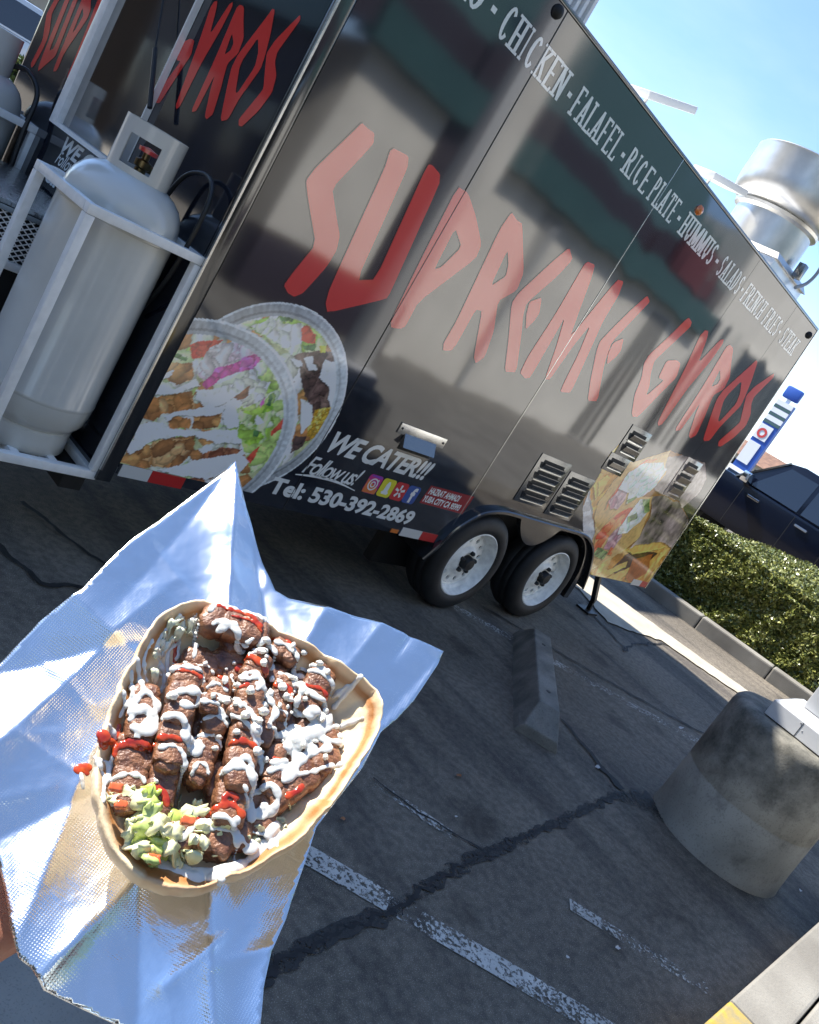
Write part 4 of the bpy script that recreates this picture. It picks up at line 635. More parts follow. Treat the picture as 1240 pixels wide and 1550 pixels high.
def make_wheel(hx):
    c = (hx, Y0 + .005, .305); r = .305
    mb = MB(); w = .19
    prof = [(.198, .004), (.205, .014), (.235, .022), (.268, .018), (.286, .006), (.297, -.004), (r - .001, -.022), (r, -.045), (r - .006, -.052), (r, -.058), (r, -.095), (r - .006, -.102), (r, -.108), (r, -.15), (.286, -.19), (.2, -.20)]
    mb.lathe(prof, c, 'Y', 64); tyre = part(T, 'wheel', mb, 'tyre', smooth=50)
    # raised ring of sidewall ribs
    mb = MB(); mb.lathe([(.204, .004), (.204, .012), (.198, .015), (.193, .008), (.190, -.012), (.183, -.030), (.176, -.034), (.170, -.040), (.168, -.052), (.160, -.055)], c, 'Y', 64)
    rim = obj('rim', mb, 'rim_white', tyre, smooth=35)
    nh = 12; V = []; F = []; kk = 12
    for s in range(nh):
        t0 = 2 * math.pi * s / nh; t1 = 2 * math.pi * (s + 1) / nh; tm = (t0 + t1) / 2; hr = .128
        def pt(rr, t, d): return (hx + rr * math.cos(t), c[1] - d, c[2] + rr * math.sin(t))
        outer = []; inner = []; inner2 = []
        for k in range(kk):
            a = 2 * math.pi * k / kk + math.pi / 4; ca, sa = math.cos(a), math.sin(a); sc = 1 / max(abs(ca), abs(sa))
            rr = .127 + .033 * ca * sc; tt = tm + (t1 - t0) / 2 * sa * sc
            dep = -.055 + .018 * max(0, (.160 - rr) / .066)
            outer.append(pt(rr, tt, dep)); inner.append(pt(hr + .0165 * ca, tm + (.0135 / hr) * sa, -.045)); inner2.append(pt(hr + .0155 * ca, tm + (.0125 / hr) * sa, -.056))
        b = len(V); V += outer + inner + inner2
        for k in range(kk):
            k2 = (k + 1) % kk; F.append((b + k, b + k2, b + kk + k2, b + kk + k)); F.append((b + kk + k, b + kk + k2, b + 2 * kk + k2, b + 2 * kk + k))
    mb = MB(); mb.add(V, F)
    mb.lathe([(.094, -.0375), (.088, -.030), (.074, -.020), (.066, -.018), (.055, -.020), (.050, -.026), (.042, -.028)], c, 'Y', 48)
    obj('wheel_disc', mb, 'rim_white', tyre, smooth=45)
    mb = MB(); mb.lathe([(.165, -.085), (.0001, -.085)], c, 'Y', 24); obj('brake_drum', mb, 'under', tyre)
    mb = MB(); mb.lathe([(.042, -.030), (.041, .004), (.034, .016), (.0001, .018)], c, 'Y', 20); obj('hub_cap', mb, 'hub_black', tyre, smooth=30)
    for k in range(5):
        a = 2 * math.pi * k / 5 + .3; mb = MB(); mb.lathe([(.0125, -.026), (.0125, -.004), (.008, .003), (.0001, .003)], (hx + .060 * math.cos(a), c[1], c[2] + .060 * math.sin(a)), 'Y', 6); obj('lug_nut', mb, 'hub_black', tyre, smooth=20)
    return tyre
make_wheel(3.968); make_wheel(4.83)
# far side wheels, axle and chassis rails
mb = MB()
for y in (3.0, 3.7): mb.box((1.7, y, .30), (6.2, y + .06, .42))
for x in (3.968, 4.83): mb.tube([(x, 2.6, .30), (x, 4.1, .30)], .035, 12)
for x in (2.2, 2.9, 3.5, 5.5, 6.1): mb.box((x, 2.5, .36), (x + .05, 4.2, .42))
part(T, 'chassis', mb, 'under', smooth=0)
for x in (3.968, 4.83):
    mb = MB(); mb.lathe([(.20, 0), (.29, .01), (.305, -.03), (.305, -.16), (.28, -.19), (.1, -.19), (.0001, -.19)], (x, 4.10, .305), 'Y', 32); part(T, 'wheel', mb, 'tyre')
# rear stabiliser jack
mb = MB(); mb.bar((5.62, 2.50, .40), (6.10, 2.62, .10), .035); mb.bar((6.08, 2.62, .12), (6.14, 2.63, .0), .03); mb.box((6.04, 2.57, .0), (6.20, 2.69, .015)); part(T, 'stabiliser_jack', mb, 'hub_black', smooth=0)
# ---- roof gear
c = Vector((5.78, 3.06, 0))
mb = MB(); mb.box((5.40, 2.62, 2.545), (6.03, 3.24, 2.69)); curb = part(T, 'roof_exhaust_fan', mb, 'alu_bright', bevel=.006)
mb = MB(); s0, s1 = .30, .33
mb.add([(5.72 - s1, 2.93 - s1, 2.69), (5.72 + s1, 2.93 - s1, 2.69), (5.72 + s1, 2.93 + s1, 2.69), (5.72 - s1, 2.93 + s1, 2.69), (5.72 - s0, 2.93 - s0, 2.735), (5.72 + s0, 2.93 - s0, 2.735), (5.72 + s0, 2.93 + s0, 2.735), (5.72 - s0, 2.93 + s0, 2.735)], [(4, 5, 6, 7), (0, 1, 5, 4), (1, 2, 6, 5), (2, 3, 7, 6), (3, 0, 4, 7), (3, 2, 1, 0)])
obj('fan_base', mb, 'alu_bright', curb, bevel=.004)
mb = MB(); mb.lathe([(.275, 2.73), (.272, 2.95), (.30, 2.965), (.305, 2.985), (.28, 2.995)], (5.72, 2.93, 0), 'Z', 48); obj('fan_neck', mb, 'alu_bright', curb, smooth=35)
mb = MB(); mb.lathe([(.26, 2.985), (.30, 2.997), (.335, 3.02), (.358, 3.055), (.368, 3.10), (.370, 3.15), (.366, 3.32), (.369, 3.335), (.361, 3.342), (.345, 3.33), (.24, 3.37), (.0001, 3.39)], (5.72, 2.93, 0), 'Z', 56); obj('fan_bowl', mb, 'alu_bright', curb, smooth=40)
mb = MB(); mb.bar((5.74, 2.59, 2.70), (5.74, 2.59, 2.80), .06, .05); obj('junction_box', mb, 'dark_metal', curb, bevel=.004)
mb = MB(); mb.tube(cat([(5.80, 2.58, 2.66), (5.90, 2.57, 2.74), (5.96, 2.58, 2.86), (5.98, 2.62, 2.99)]), .012, 8); obj('conduit', mb, 'grill_grey', curb)
mb = MB(); mb.tube(cat([(5.98, 2.60, 3.02), (5.99, 2.57, 2.92), (6.06, 2.56, 2.84), (6.12, 2.58, 2.88)]), .004, 6); obj('wire', mb, 'plastic_white', curb)
mb = MB(); mb.box((2.22, 2.62, 2.55), (2.82, 3.30, 2.79)); ac = part(T, 'roof_air_conditioner', mb, 'plastic_white', bevel=.02)
for k in range(12):
    mb = MB(); mb.box((2.825, 2.66 + k * .052, 2.58), (2.845, 2.684 + k * .052, 2.76)); obj('grille_slat', mb, 'grill_grey', ac, smooth=0)
for k in range(14):
    mb = MB(); mb.box((2.24 + k * .042, 2.598, 2.58), (2.258 + k * .042, 2.618, 2.76)); obj('grille_slat', mb, 'plastic_white', ac, smooth=0)
for (x, y, zz, a) in ((3.84, 3.0, 2.80, 19), (4.78, 3.0, 2.82, 12)):
    mb = MB(); mb.box((x - .02, y - .18, 2.545), (x + .36, y + .18, 2.60)); rv = part(T, 'roof_vent', mb, 'plastic_white', bevel=.01)
    ca, sa = math.cos(R_(a)), math.sin(R_(a)); M = Matrix.Translation((x + .02, y, zz)) @ Matrix.Rotation(-R_(a), 4, 'Y')
    mb = MB(); mb.box((0, -.05, 0), (.46, .11, .04), M=M); obj('vent_lid', mb, 'plastic_white', rv, bevel=.006)
    mb = MB(); mb.tube([(x + .05, y, 2.58), (x + .08, y, zz + .03)], .01, 8); obj('lid_strut', mb, 'alu', rv)
# ================================================================== FOOD PRINTS (flat vinyl pictures on the side)
def blobs(img, X, Z, mask, colors, n, size, seed, shade=.5, elong=2.):
    rs = np.random.RandomState(seed); idx = np.argwhere(mask)
    if len(idx) == 0: return
    for k in range(n):
        i, j = idx[rs.randint(len(idx))]; cx, cz = X[i, j], Z[i, j]; a = rs.rand() * np.pi; s = size * (.6 + .8 * rs.rand()); e = 1 + (elong - 1) * rs.rand()
        dx = X - cx; dz = Z - cz; near = (np.abs(dx) < s * e * 1.5) & (np.abs(dz) < s * e * 1.5) & mask
        if not near.any(): continue
        u = (dx * np.cos(a) + dz * np.sin(a)) / (s * e); v = (-dx * np.sin(a) + dz * np.cos(a)) / s
        q = np.sqrt(u * u + v * v) + .35 * (fbm(X, Z, 60, seed + k % 5, 2) - .5)
        m = near & (q < 1); c = np.array(colors[rs.randint(len(colors))])
        sh = (1 - shade * np.clip(q, 0, 1) ** 3) * (1 + .25 * (v > 0))
        img[m] = c * sh[m][:, None]
def warp(X, Z, a, f, s): return X + a * (fbm(X, Z, f, s, 3) - .5) * 2, Z + a * (fbm(X, Z, f, s + 50, 3) - .5) * 2
CH = dict(chk=[(.50, .27, .10), (.42, .20, .07), (.58, .36, .17), (.30, .14, .05)], brn=[(.22, .08, .04), (.32, .13, .06)], beef=[(.10, .06, .05), (.16, .10, .085), (.22, .15, .12)],
          lett=[(.42, .55, .18), (.55, .66, .35), (.62, .70, .50), (.28, .42, .08)], lett2=[(.35, .55, .08), (.2, .4, .04)], whitecab=[(.66, .68, .60), (.60, .64, .50), (.68, .66, .62), (.5, .5, .42)],
          onionw=[(.60, .56, .54), (.62, .50, .54), (.55, .50, .48)], pink=[(.55, .06, .30), (.66, .12, .40), (.45, .04, .22)], pink2=[(.62, .2, .42)], tomato=[(.62, .09, .05), (.52, .05, .03)], cuke=[(.05, .16, .05), (.10, .22, .08)],
          rice=[(.55, .38, .06), (.45, .27, .03), (.62, .5, .15)], corn=[(.7, .55, .08)])
def paint_bowls():
    st = .0042; xs = np.arange(1.700, 2.53, st); zs = np.arange(.438, 1.20, st); X, Z = np.meshgrid(xs, zs, indexing='ij')
    img = np.zeros(X.shape + (3,)); alpha = np.zeros(X.shape, bool); clip = np.zeros(X.shape, bool)
    WX, WZ = warp(X, Z, .010, 28, 5)
    for k, (nm, poly) in enumerate(BOWL_LAYERS):
        if nm in ('b1rim', 'b2rim'):
            cx, cz, rx, rz = (1.88, .62, .478, .412) if nm == 'b1rim' else (2.11, .80, .402, .388)
            q = np.sqrt(((X - cx) / rx) ** 2 + ((Z - cz) / rz) ** 2); th = np.arctan2((Z - cz) / rz, (X - cx) / rx)
            m = q < 1; alpha |= m; clip = q < .86
            cr_ = .5 + .5 * np.sign(np.sin(th * 95)) * (q > .905) * .35
            base = .36 + .20 * cr_ * fbm(th, q, 3, 9) + .22 * (np.abs(q - .985) < .012) - .12 * (np.abs(q - .90) < .012)
            base = base + .12 * np.cos(th * 2 - 1.2)
            img[m] = np.stack([base * .93, base * .98, base], -1)[m]
            inner = q < .86; g_ = fbm(X, Z, 30, 12)
            img[inner] = np.stack([.22 + .35 * g_, .24 + .35 * g_, .12 + .22 * g_], -1)[inner]
            blobs(img, X, Z, inner, CH['whitecab'] + CH['lett'][:2] + CH['chk'][:2], 150, .030, 3 + k)
            continue
        m = inpoly(WX, WZ, poly) & clip
        if nm == 'sauce':
            g_ = fbm(X, Z, 25, k); c = .60 + .16 * g_; img[m] = np.stack([c, c, c * .96], -1)[m]
            mm = inpoly(WX, WZ + .006, poly) & clip & ~m; img[mm] *= .6
            continue
        cc = CH[nm]; img[m] = np.array(cc[0])
        area = max(1, m.sum() * st * st)
        sz = dict(chk=.030, beef=.022, rice=.008, lett=.026, whitecab=.022, onionw=.02, pink=.02).get(nm, .02)
        blobs(img, X, Z, m, cc, int(2.2 * m.sum() * st * st / (sz * sz)) + 3, sz, 40 + k, elong=3 if nm in ('lett', 'whitecab', 'onionw') else 1.8)
    g_ = fbm(X, Z, 70, 77, 3); img *= (.72 + .56 * g_)[..., None]
    return X, Z, np.clip(np.clip(img * 1.3, 0, 2) ** 1.15 * 1.3, 0, .95), alpha
def paint_wrap():
    st = .0052; xs = np.arange(4.60, 6.28, st); zs = np.arange(.385, 1.42, st); X, Z = np.meshgrid(xs, zs, indexing='ij')
    WX, WZ = warp(X, Z, .014, 14, 21); alpha = inpoly(*warp(X, Z, .006, 14, 21), WRAP_OUT); img = np.full(X.shape + (3,), .2)
    base = fbm(X, Z, 8, 3); img[:] = np.array([.34, .17, .06])
    C1 = dict(paper=[(.55, .54, .53), (.48, .46, .45)], fry=[(.58, .34, .10), (.66, .43, .16), (.48, .25, .06)], fry2=[(.66, .42, .14)], fry3=[(.38, .14, .04)], foil=[(.30, .235, .20), (.38, .31, .28), (.24, .18, .16)], bread=[(.56, .38, .17), (.62, .45, .24)],
              orange=[(.62, .17, .06), (.55, .10, .04), (.65, .28, .12)], onion=[(.40, .22, .24), (.48, .34, .34)], cream=[(.60, .60, .52), (.45, .55, .48), (.66, .64, .58)], green=[(.10, .16, .05), (.22, .30, .12)], dark=[(.12, .06, .03)])
    for k, (nm, poly) in enumerate(WRAP_LAYERS):
        m = inpoly(WX, WZ, poly); cc = C1[nm]; img[m] = cc[0]
        if nm in ('fry', 'orange', 'onion', 'cream', 'green', 'paper', 'dark'):
            sz = dict(fry=.05, paper=.08).get(nm, .024); blobs(img, X, Z, m, cc, int(2 * m.sum() * st * st / (sz * sz)) + 3, sz, 90 + k, elong=3, shade=.25)
        elif nm == 'foil':
            a = fbm(X, Z, 7, 31 + k, 4); b_ = np.abs(fbm(X, Z, 9, 61 + k, 3) - .5) * 2
            v = .55 + 1.5 * (a - .5) + .7 * b_; img[m] = (np.array(cc[1])[None, None] * v[..., None] * 1.15)[m]
        elif nm in ('bread', 'fry2', 'fry3'):
            a = fbm(X, Z, 11, 30 + k, 4); img[m] = (np.array(cc[0])[None, None] * (.75 + .5 * a)[..., None])[m]
        e = inpoly(WX + .010, WZ + .010, poly) & ~m; img[e] *= .62
        e = m & ~inpoly(WX, WZ - .012, poly); img[e] *= 1.18
    img *= (.78 + .44 * fbm(X, Z, 60, 7, 3))[..., None]
    return X, Z, np.clip(np.clip(img * 1.35, 0, 2) ** 1.25 * 1.3, 0, .95), alpha
def print_mesh(name, data, y, trim=None):
    X, Z, img, alpha = data; nx, nz_ = X.shape
    if trim is not None: alpha = alpha & trim(X, Z)
    I = np.arange(nx * nz_).reshape(nx, nz_); q = alpha[:-1, :-1] & alpha[1:, :-1] & alpha[1:, 1:] & alpha[:-1, 1:]
    F = np.stack([I[:-1, :-1], I[1:, :-1], I[1:, 1:], I[:-1, 1:]], -1)[q]
    used = np.unique(F); mp_ = np.full(nx * nz_, -1); mp_[used] = np.arange(len(used))
    V = np.stack([X.ravel(), np.full(X.size, y), Z.ravel()], -1)[used]
    o = npobj(name, V, mp_[F], 'wrap_print', T, smooth=False, cols=img.reshape(-1, 3)[used]); o.location = -T.location
    return o
print_mesh('salad_bowl_picture', paint_bowls(), Y0 - .0006)
def fenx(X, Z):
    xs_ = np.array([p[0] for p in FEN]); zs_ = np.array([p[1] for p in FEN]); f = np.interp(X, xs_, zs_, left=0, right=0)
    return (Z > f + .004) & (Z > .399) & (X < XR - .14 * np.maximum(0, (Z - .9)) / 1.64 - .002)
print_mesh('sandwich_picture', paint_wrap(), Y0 - .0006, fenx)

# ================================================================== TRAILER FRONT
mb = MB(); mb.box((1.640, Y0 + .022, .38), (1.660, 4.25, 2.54)); part(T, 'front_panel', mb, 'wrap_black', smooth=0)
mb = MB(); n = 10; V = []
for k in range(n + 1):
    a = R_(90 * k / n); V += [(1.70 - .06 * math.cos(a), 4.25 + .06 * math.sin(a), .38), (1.70 - .06 * math.cos(a), 4.25 + .06 * math.sin(a), 2.54)]
mb.add(V, [(2 * i, 2 * i + 2, 2 * i + 3, 2 * i + 1) for i in range(n)]); part(T, 'rounded_corner', mb, 'wrap_black')
# serving door in the nose: polished sheet in a white frame
mb = MB(); mb.box((1.628, 3.105, 1.262), (1.6385, 3.655, 2.40)); dr = part(T, 'nose_door', mb, 'steel_mirror', smooth=0)
mb = MB(); mb.box((1.600, 3.655, 1.245), (1.6385, 3.715, 2.45)); obj('door_frame', mb, 'white_paint', dr, bevel=.003)
mb = MB(); mb.box((1.615, 3.098, 1.250), (1.6385, 3.105, 2.45)); obj('door_frame', mb, 'white_paint', dr, smooth=0)
mb = MB(); mb.box((1.605, 3.10, 1.245), (1.6385, 3.654, 1.2615)); obj('door_sill', mb, 'white_paint', dr, smooth=0)
mb = MB(); mb.tube([(1.585, 3.02, 1.49), (1.585, 3.155, 1.67)], .009, 8); mb.tube([(1.585, 3.155, 1.67), (1.60, 3.32, 1.90)], .0035, 6); obj('gas_strut', mb, 'rubber', dr)
FX = 1.6392
txt('front_lettering', 'WE CATER!!!', 0, 1, 0, 1, bold=.035, shear=.35, fmap=lambda p: (FX, 3.60 - p[0] * .62, 1.165 + p[1] * .068))
txt('front_lettering', 'Follow us!', 0, 1, 0, 1, bold=.01, shear=.45, fmap=lambda p: (FX, 3.61 - p[0] * .26, 1.118 + p[1] * .055))
txt('front_lettering', 'Tel: 530-392-2869', 0, 1, 0, 1, bold=.04, fmap=lambda p: (FX, 3.70 - p[0] * .85, 1.035 + p[1] * .050))
V2, F = arcband(0, 0, 1, 0, .10, .12); mb = MB(); mb.add([(FX, 3.63 - p[0] * .28, 1.100 + p[1] * .09) for p in V2], F); part(T, 'front_lettering', mb, 'wrap_white', smooth=0)
# hose
mb = MB(); mb.tube(cat([(1.58, 2.72, 1.10), (1.59, 2.70, 1.26), (1.60, 2.66, 1.37), (1.61, 2.57, 1.405), (1.60, 2.49, 1.37), (1.59, 2.46, 1.25), (1.60, 2.50, 1.05), (1.62, 2.6, .9)]), .008, 10); part(T, 'gas_hose', mb, 'rubber')
# propane cages on the drawbar
def cage(y0, y1):
    t = .030; x0, x1, z0, z1 = 1.235, 1.648, .352, 1.188; root = None
    def b(a, c_):
        nonlocal root
        mb = MB(); mb.bar(a, c_, t)
        if root is None: root = part(T, 'tank_cage', mb, 'white_paint', bevel=.003)
        else: obj('cage_bar', mb, 'white_paint', root, bevel=.003)
    h = t / 2
    ys = (y0 + h, y1 - h); xs_ = (x0 + h, x1 - h)
    for yy in ys: b((x0, yy, z1 - h), (x1, yy, z1 - h))
    for yy in ys: b((x0, yy, z0 + h), (x1, yy, z0 + h))
    for xx_ in xs_:
        b((xx_, y0 + t + .001, z1 - h), (xx_, y1 - t - .001, z1 - h)); b((xx_, y0 + t + .001, z0 + h), (xx_, y1 - t - .001, z0 + h))
        for yy in ys: b((xx_, yy, z0 + t + .001), (xx_, yy, z1 - t - .001))
    for xx_ in (1.37, 1.50): b((xx_, y0 + t + .001, z0 + h - .004), (xx_, y1 - t - .001, z0 + h - .004))
cage(2.424, 2.835); cage(3.86, 4.27)
mb = MB()
mb.bar((1.64, 2.75, .31), (-.10, 3.30, .31), .07, .09); mb.bar((1.64, 3.95, .31), (-.10, 3.38, .31), .07, .09); mb.box((1.0, 2.45, .29), (1.08, 4.25, .349)); mb.box((1.55, 2.45, .29), (1.63, 4.25, .349)); mb.box((-.42, 3.26, .28), (-.11, 3.42, .38))
part(T, 'drawbar', mb, 'hub_black', smooth=0)
mb = MB(); mb.tube([(.1, 3.34, .0), (.1, 3.34, .75)], .035, 12); mb.box((.02, 3.26, 0), (.18, 3.42, .015)); mb.tube([(.1, 3.34, .75), (.1, 3.12, .78)], .01, 8); part(T, 'drawbar_jack', mb, 'hub_black')
pm('diamond_plate', (.74, .74, .72), rough=.24, metal=1, bump=.006, bscale=42)
mb = MB(); mb.box((.62, 3.02, .42), (1.60, 3.80, .99)); bs = part(T, 'tool_basket', mb, 'under', smooth=0)
mb = MB(); mb.box((.60, 3.0, .992), (1.62, 3.82, 1.008)); obj('basket_lid', mb, 'diamond_plate', bs, bevel=.002)
mb = MB(); mb.box((.60, 2.992, .79), (1.62, 3.018, .818)); obj('basket_rail', mb, 'white_paint', bs, bevel=.002)
mb = MB(); mb.box((.60, 2.996, .972), (1.62, 3.018, .990)); obj('basket_rail', mb, 'alu', bs, bevel=.002)
mb = MB(); x0, z0, z1 = .60, .818, .972
for i in range(-8, 34):
    for s in (1, -1):
        xa = x0 + i * .032; pts = []
        a = Vector((xa if s > 0 else xa + .154 * 1.6, 3.004, z0)); b = Vector((xa + .154 * 1.6 if s > 0 else xa, 3.004, z1))
        if min(a.x, b.x) < .60 or max(a.x, b.x) > 1.62: continue
        mb.bar(a + Vector((0, .002 * s, 0)), b + Vector((0, .002 * s, 0)), .0028, .004)
o = obj('expanded_mesh', mb, 'white_paint', bs, smooth=0); tag(o, kind='stuff')
mb = MB(); rs = random.Random(5)
for k in range(5):
    c_ = (1.05 + rs.uniform(-.1, .1), 3.38 + rs.uniform(-.05, .05)); P = []
    for i in range(40):
        a = 2 * math.pi * i / 20; rr = .16 + .02 * math.sin(a * 3 + k); P.append((c_[0] + rr * math.cos(a), c_[1] + rr * .8 * math.sin(a), 1.025 + .012 * k + .01 * math.sin(a * 2)))
    mb.tube(P, .009, 6)
tag(obj('coiled_gas_hose', mb, 'rubber'), 'black rubber hose coiled on the diamond plate lid before the trailer', 'hose')

# ================================================================== PROPANE TANKS
def tank(cx, cy, label):
    t = thing('propane_tank', (cx, cy, .37), label, 'gas tank', 'tall gas tanks on the drawbar'); r = .187
    z0 = .372
    prof = [(.155, 0), (.157, .004), (.157, .075), (.150, .082), (.165, .095), (.180, .12), (r - .001, .16), (r, .18), (r, .182), (r + .0015, .185), (r + .0015, .195), (r, .198), (r, .775), (r + .0015, .777), (r + .0015, .785), (r, .788), (.1855, .815), (.180, .842), (.170, .868), (.154, .891), (.130, .910), (.10, .924), (.06, .934), (.03, .937), (.0001, .938)]
    mb = MB(); mb.lathe([(a, z0 + b) for a, b in prof], (cx, cy, 0), 'Z', 64); part(t, 'tank_body', mb, 'tank_paint', smooth=35)
    mb = MB(); n = 72; V = []; F = []; zz = [z0 + .900, z0 + .945, z0 + 1.035, z0 + 1.080]; rr = .098
    for th, rad in ((0, rr), (1, rr - .004)):
        for i in range(n):
            a = 2 * math.pi * i / n
            for z in zz: V.append((cx + rad * math.cos(a), cy + rad * math.sin(a), z))
    win = lambda i: (200 <= (i + .5) * 5 <= 262) or (20 <= (i + .5) * 5 <= 90)
    gap = lambda i: 120 <= (i + .5) * 5 <= 150
    m = n * 4
    for i in range(n):
        if gap(i): continue
        j = (i + 1) % n
        for k in range(3):
            if k == 1 and win(i): continue
            a, b, c_, d = i * 4 + k, j * 4 + k, j * 4 + k + 1, i * 4 + k + 1
            F.append((a, b, c_, d)); F.append((a + m, d + m, c_ + m, b + m))
        F.append((i * 4 + 3, j * 4 + 3, j * 4 + 3 + m, i * 4 + 3 + m))
        if win(i): F.append((i * 4 + 1, j * 4 + 1, j * 4 + 1 + m, i * 4 + 1 + m)); F.append((i * 4 + 2, i * 4 + 2 + m, j * 4 + 2 + m, j * 4 + 2))
    mb.add(V, F); part(t, 'collar', mb, 'tank_paint', smooth=35)
    mb = MB(); mb.lathe([(.018, z0 + .90), (.018, z0 + .95), (.026, z0 + .955), (.026, z0 + .975), (.012, z0 + .98), (.012, z0 + 1.0)], (cx, cy, 0), 'Z', 16); mb.tube([(cx, cy, z0 + .96), (cx + .06, cy - .01, z0 + .96)], .013, 10); vl = part(t, 'valve', mb, 'brass')
    mb = MB(); mb.lathe([(.0001, z0 + 1.0), (.030, z0 + 1.0), (.032, z0 + 1.012), (.0001, z0 + 1.018)], (cx, cy, 0), 'Z', 12); obj('valve_wheel', mb, 'wrap_red', vl)
    return t
tank(1.437, 2.632, 'tall pale grey gas tank in the white cage nearest the camera')
tank(1.437, 4.06, 'tall grey gas tank cut off by the left edge of the picture')
mb = MB(); mb.tube(cat([(1.50, 4.05, 1.33), (1.56, 3.98, 1.36), (1.60, 3.90, 1.30), (1.59, 3.86, 1.15), (1.60, 3.85, .95)]), .011, 8); part(T, 'gas_hose', mb, 'rubber')

# ================================================================== WHEEL STOP, CONCRETE BASE, LIGHT POLE
pm('stop_concrete', (.30, .28, .24), rough=.85, color2=(.15, .145, .125), vscale=7, vdet=8, bump=.002, bscale=110, speck=(200, .5, (.06, .06, .06)))
a = Vector((3.585, 1.385, 0)); d = Vector((1, .76, 0)).normalized(); n_ = Vector((-d.y, d.x, 0)); Ls = 1.26; mb = MB(); V = []
for t, sl_ in ((0, 0), (.13, 1), (Ls - .13, 1), (Ls, 0)):
    p = a + d * t; h = .135 if sl_ else .0; w = .115; wt = .055
    if sl_: V += [p - n_ * w, p - n_ * (w - .012) + Vector((0, 0, .03)), p - n_ * wt + Vector((0, 0, h)), p + n_ * wt + Vector((0, 0, h)), p + n_ * (w - .012) + Vector((0, 0, .03)), p + n_ * w]
    else: V += [p - n_ * w, p - n_ * (w - .014) + Vector((0, 0, .03)), p - n_ * (w - .03) + Vector((0, 0, .05)), p + n_ * (w - .03) + Vector((0, 0, .05)), p + n_ * (w - .014) + Vector((0, 0, .03)), p + n_ * w]
F = [(i * 6 + k, i * 6 + 6 + k, i * 6 + 7 + k, i * 6 + k + 1) for i in range(3) for k in range(5)] + [(0, 1, 2, 3, 4, 5), (23, 22, 21, 20, 19, 18)]
mb.add(V, F); ws = thing('wheel_stop', tuple(a), 'worn grey concrete wheel stop lying on the asphalt before the trailer wheels', 'wheel stop')
part(ws, 'stop_block', mb, 'stop_concrete', smooth=0, bevel=.008)
for t in (.30, Ls - .32):
    p = a + d * t; mb = MB(); mb.lathe([(.0001, .1365), (.012, .1365), (.013, .134)], (p.x, p.y, 0), 'Z', 10); part(ws, 'anchor_pin', mb, 'hub_black')
def base_mat():
    m = pm('base_concrete', (.44, .41, .34), rough=.85, color2=(.30, .28, .23), vscale=4, vdet=8, bump=.0008, bscale=120, speck=(120, .3, (.12, .12, .11)))
    nt = m.node_tree; L = nt.links.new; b = nt.nodes['Principled BSDF']; src = b.inputs['Base Color'].links[0].from_socket
    t = nt.nodes.new('ShaderNodeTexCoord'); s = nt.nodes.new('ShaderNodeSeparateXYZ'); L(t.outputs['Object'], s.inputs[0])
    n = nt.nodes.new('ShaderNodeTexNoise'); n.inputs['Scale'].default_value = 5.5; n.inputs['Detail'].default_value = 9; n.inputs['Roughness'].default_value = .68; L(t.outputs['Object'], n.inputs['Vector'])
    a = nt.nodes.new('ShaderNodeMath'); a.operation = 'MULTIPLY_ADD'; a.inputs[1].default_value = .85; L(s.outputs[2], a.inputs[0]); L(n.outputs[0], a.inputs[2]); a.inputs[1].default_value = .50
    r = nt.nodes.new('ShaderNodeMapRange'); r.inputs[1].default_value = .62; r.inputs[2].default_value = .90; r.inputs[4].default_value = .85; L(a.outputs[0], r.inputs[0])
    mx_ = nt.nodes.new('ShaderNodeMixRGB'); mx_.inputs[2].default_value = (.055, .055, .044, 1); L(r.outputs[0], mx_.inputs[0]); L(src, mx_.inputs[1]); L(mx_.outputs[0], b.inputs['Base Color'])
base_mat()
pb = (4.262, .668)
mb = MB(); prof = [(.322, -.02), (.325, .0), (.322, .02), (.318, .12), (.316, .28), (.3135, .286), (.316, .292), (.314, .45), (.311, .60), (.306, .630), (.292, .648), (.26, .655), (.0001, .656)]
V = []
mb.lathe(prof, (*pb, 0), 'Z', 96)
mb.v = [(pb[0] + (x - pb[0]) * (1 + .005 * mnoise.noise(Vector((x * 4, y * 4, z * 4)))), pb[1] + (y - pb[1]) * (1 + .005 * mnoise.noise(Vector((x * 4, y * 4, z * 4)))), z + .004 * mnoise.noise(Vector((x * 9, y * 9, 3)))) for x, y, z in mb.v]
o = obj('concrete_pole_base', mb, 'base_concrete', smooth=50); tag(o, 'round stained concrete pedestal under the white light pole', 'concrete base')
lp = thing('light_pole', (4.23, .645, .656), 'white square steel pole with box shoe on top of the round concrete base', 'light pole')
x0, x1, y0, y1 = 4.075, 4.385, .49, .80; z0 = .660; z1 = .735
mb = MB(); i_ = .045
mb.add([(x0, y0, z0), (x1, y0, z0), (x1, y1, z0), (x0, y1, z0), (x0, y0, z1), (x1, y0, z1), (x1, y1, z1), (x0, y1, z1), (x0 + i_, y0 + i_, z1 + .035), (x1 - i_, y0 + i_, z1 + .035), (x1 - i_, y1 - i_, z1 + .035), (x0 + i_, y1 - i_, z1 + .035)],
       [(0, 3, 2, 1), (0, 1, 5, 4), (1, 2, 6, 5), (2, 3, 7, 6), (3, 0, 4, 7), (4, 5, 9, 8), (5, 6, 10, 9), (6, 7, 11, 10), (7, 4, 8, 11), (8, 9, 10, 11)])
part(lp, 'base_cover', mb, 'white_post', smooth=0, bevel=.003)
mb = MB(); mb.box((x0 - .0015, .650, z0 + .002), (x0 + .001, .6525, z1 - .002)); part(lp, 'cover_seam', mb, 'seam_dark', smooth=0)
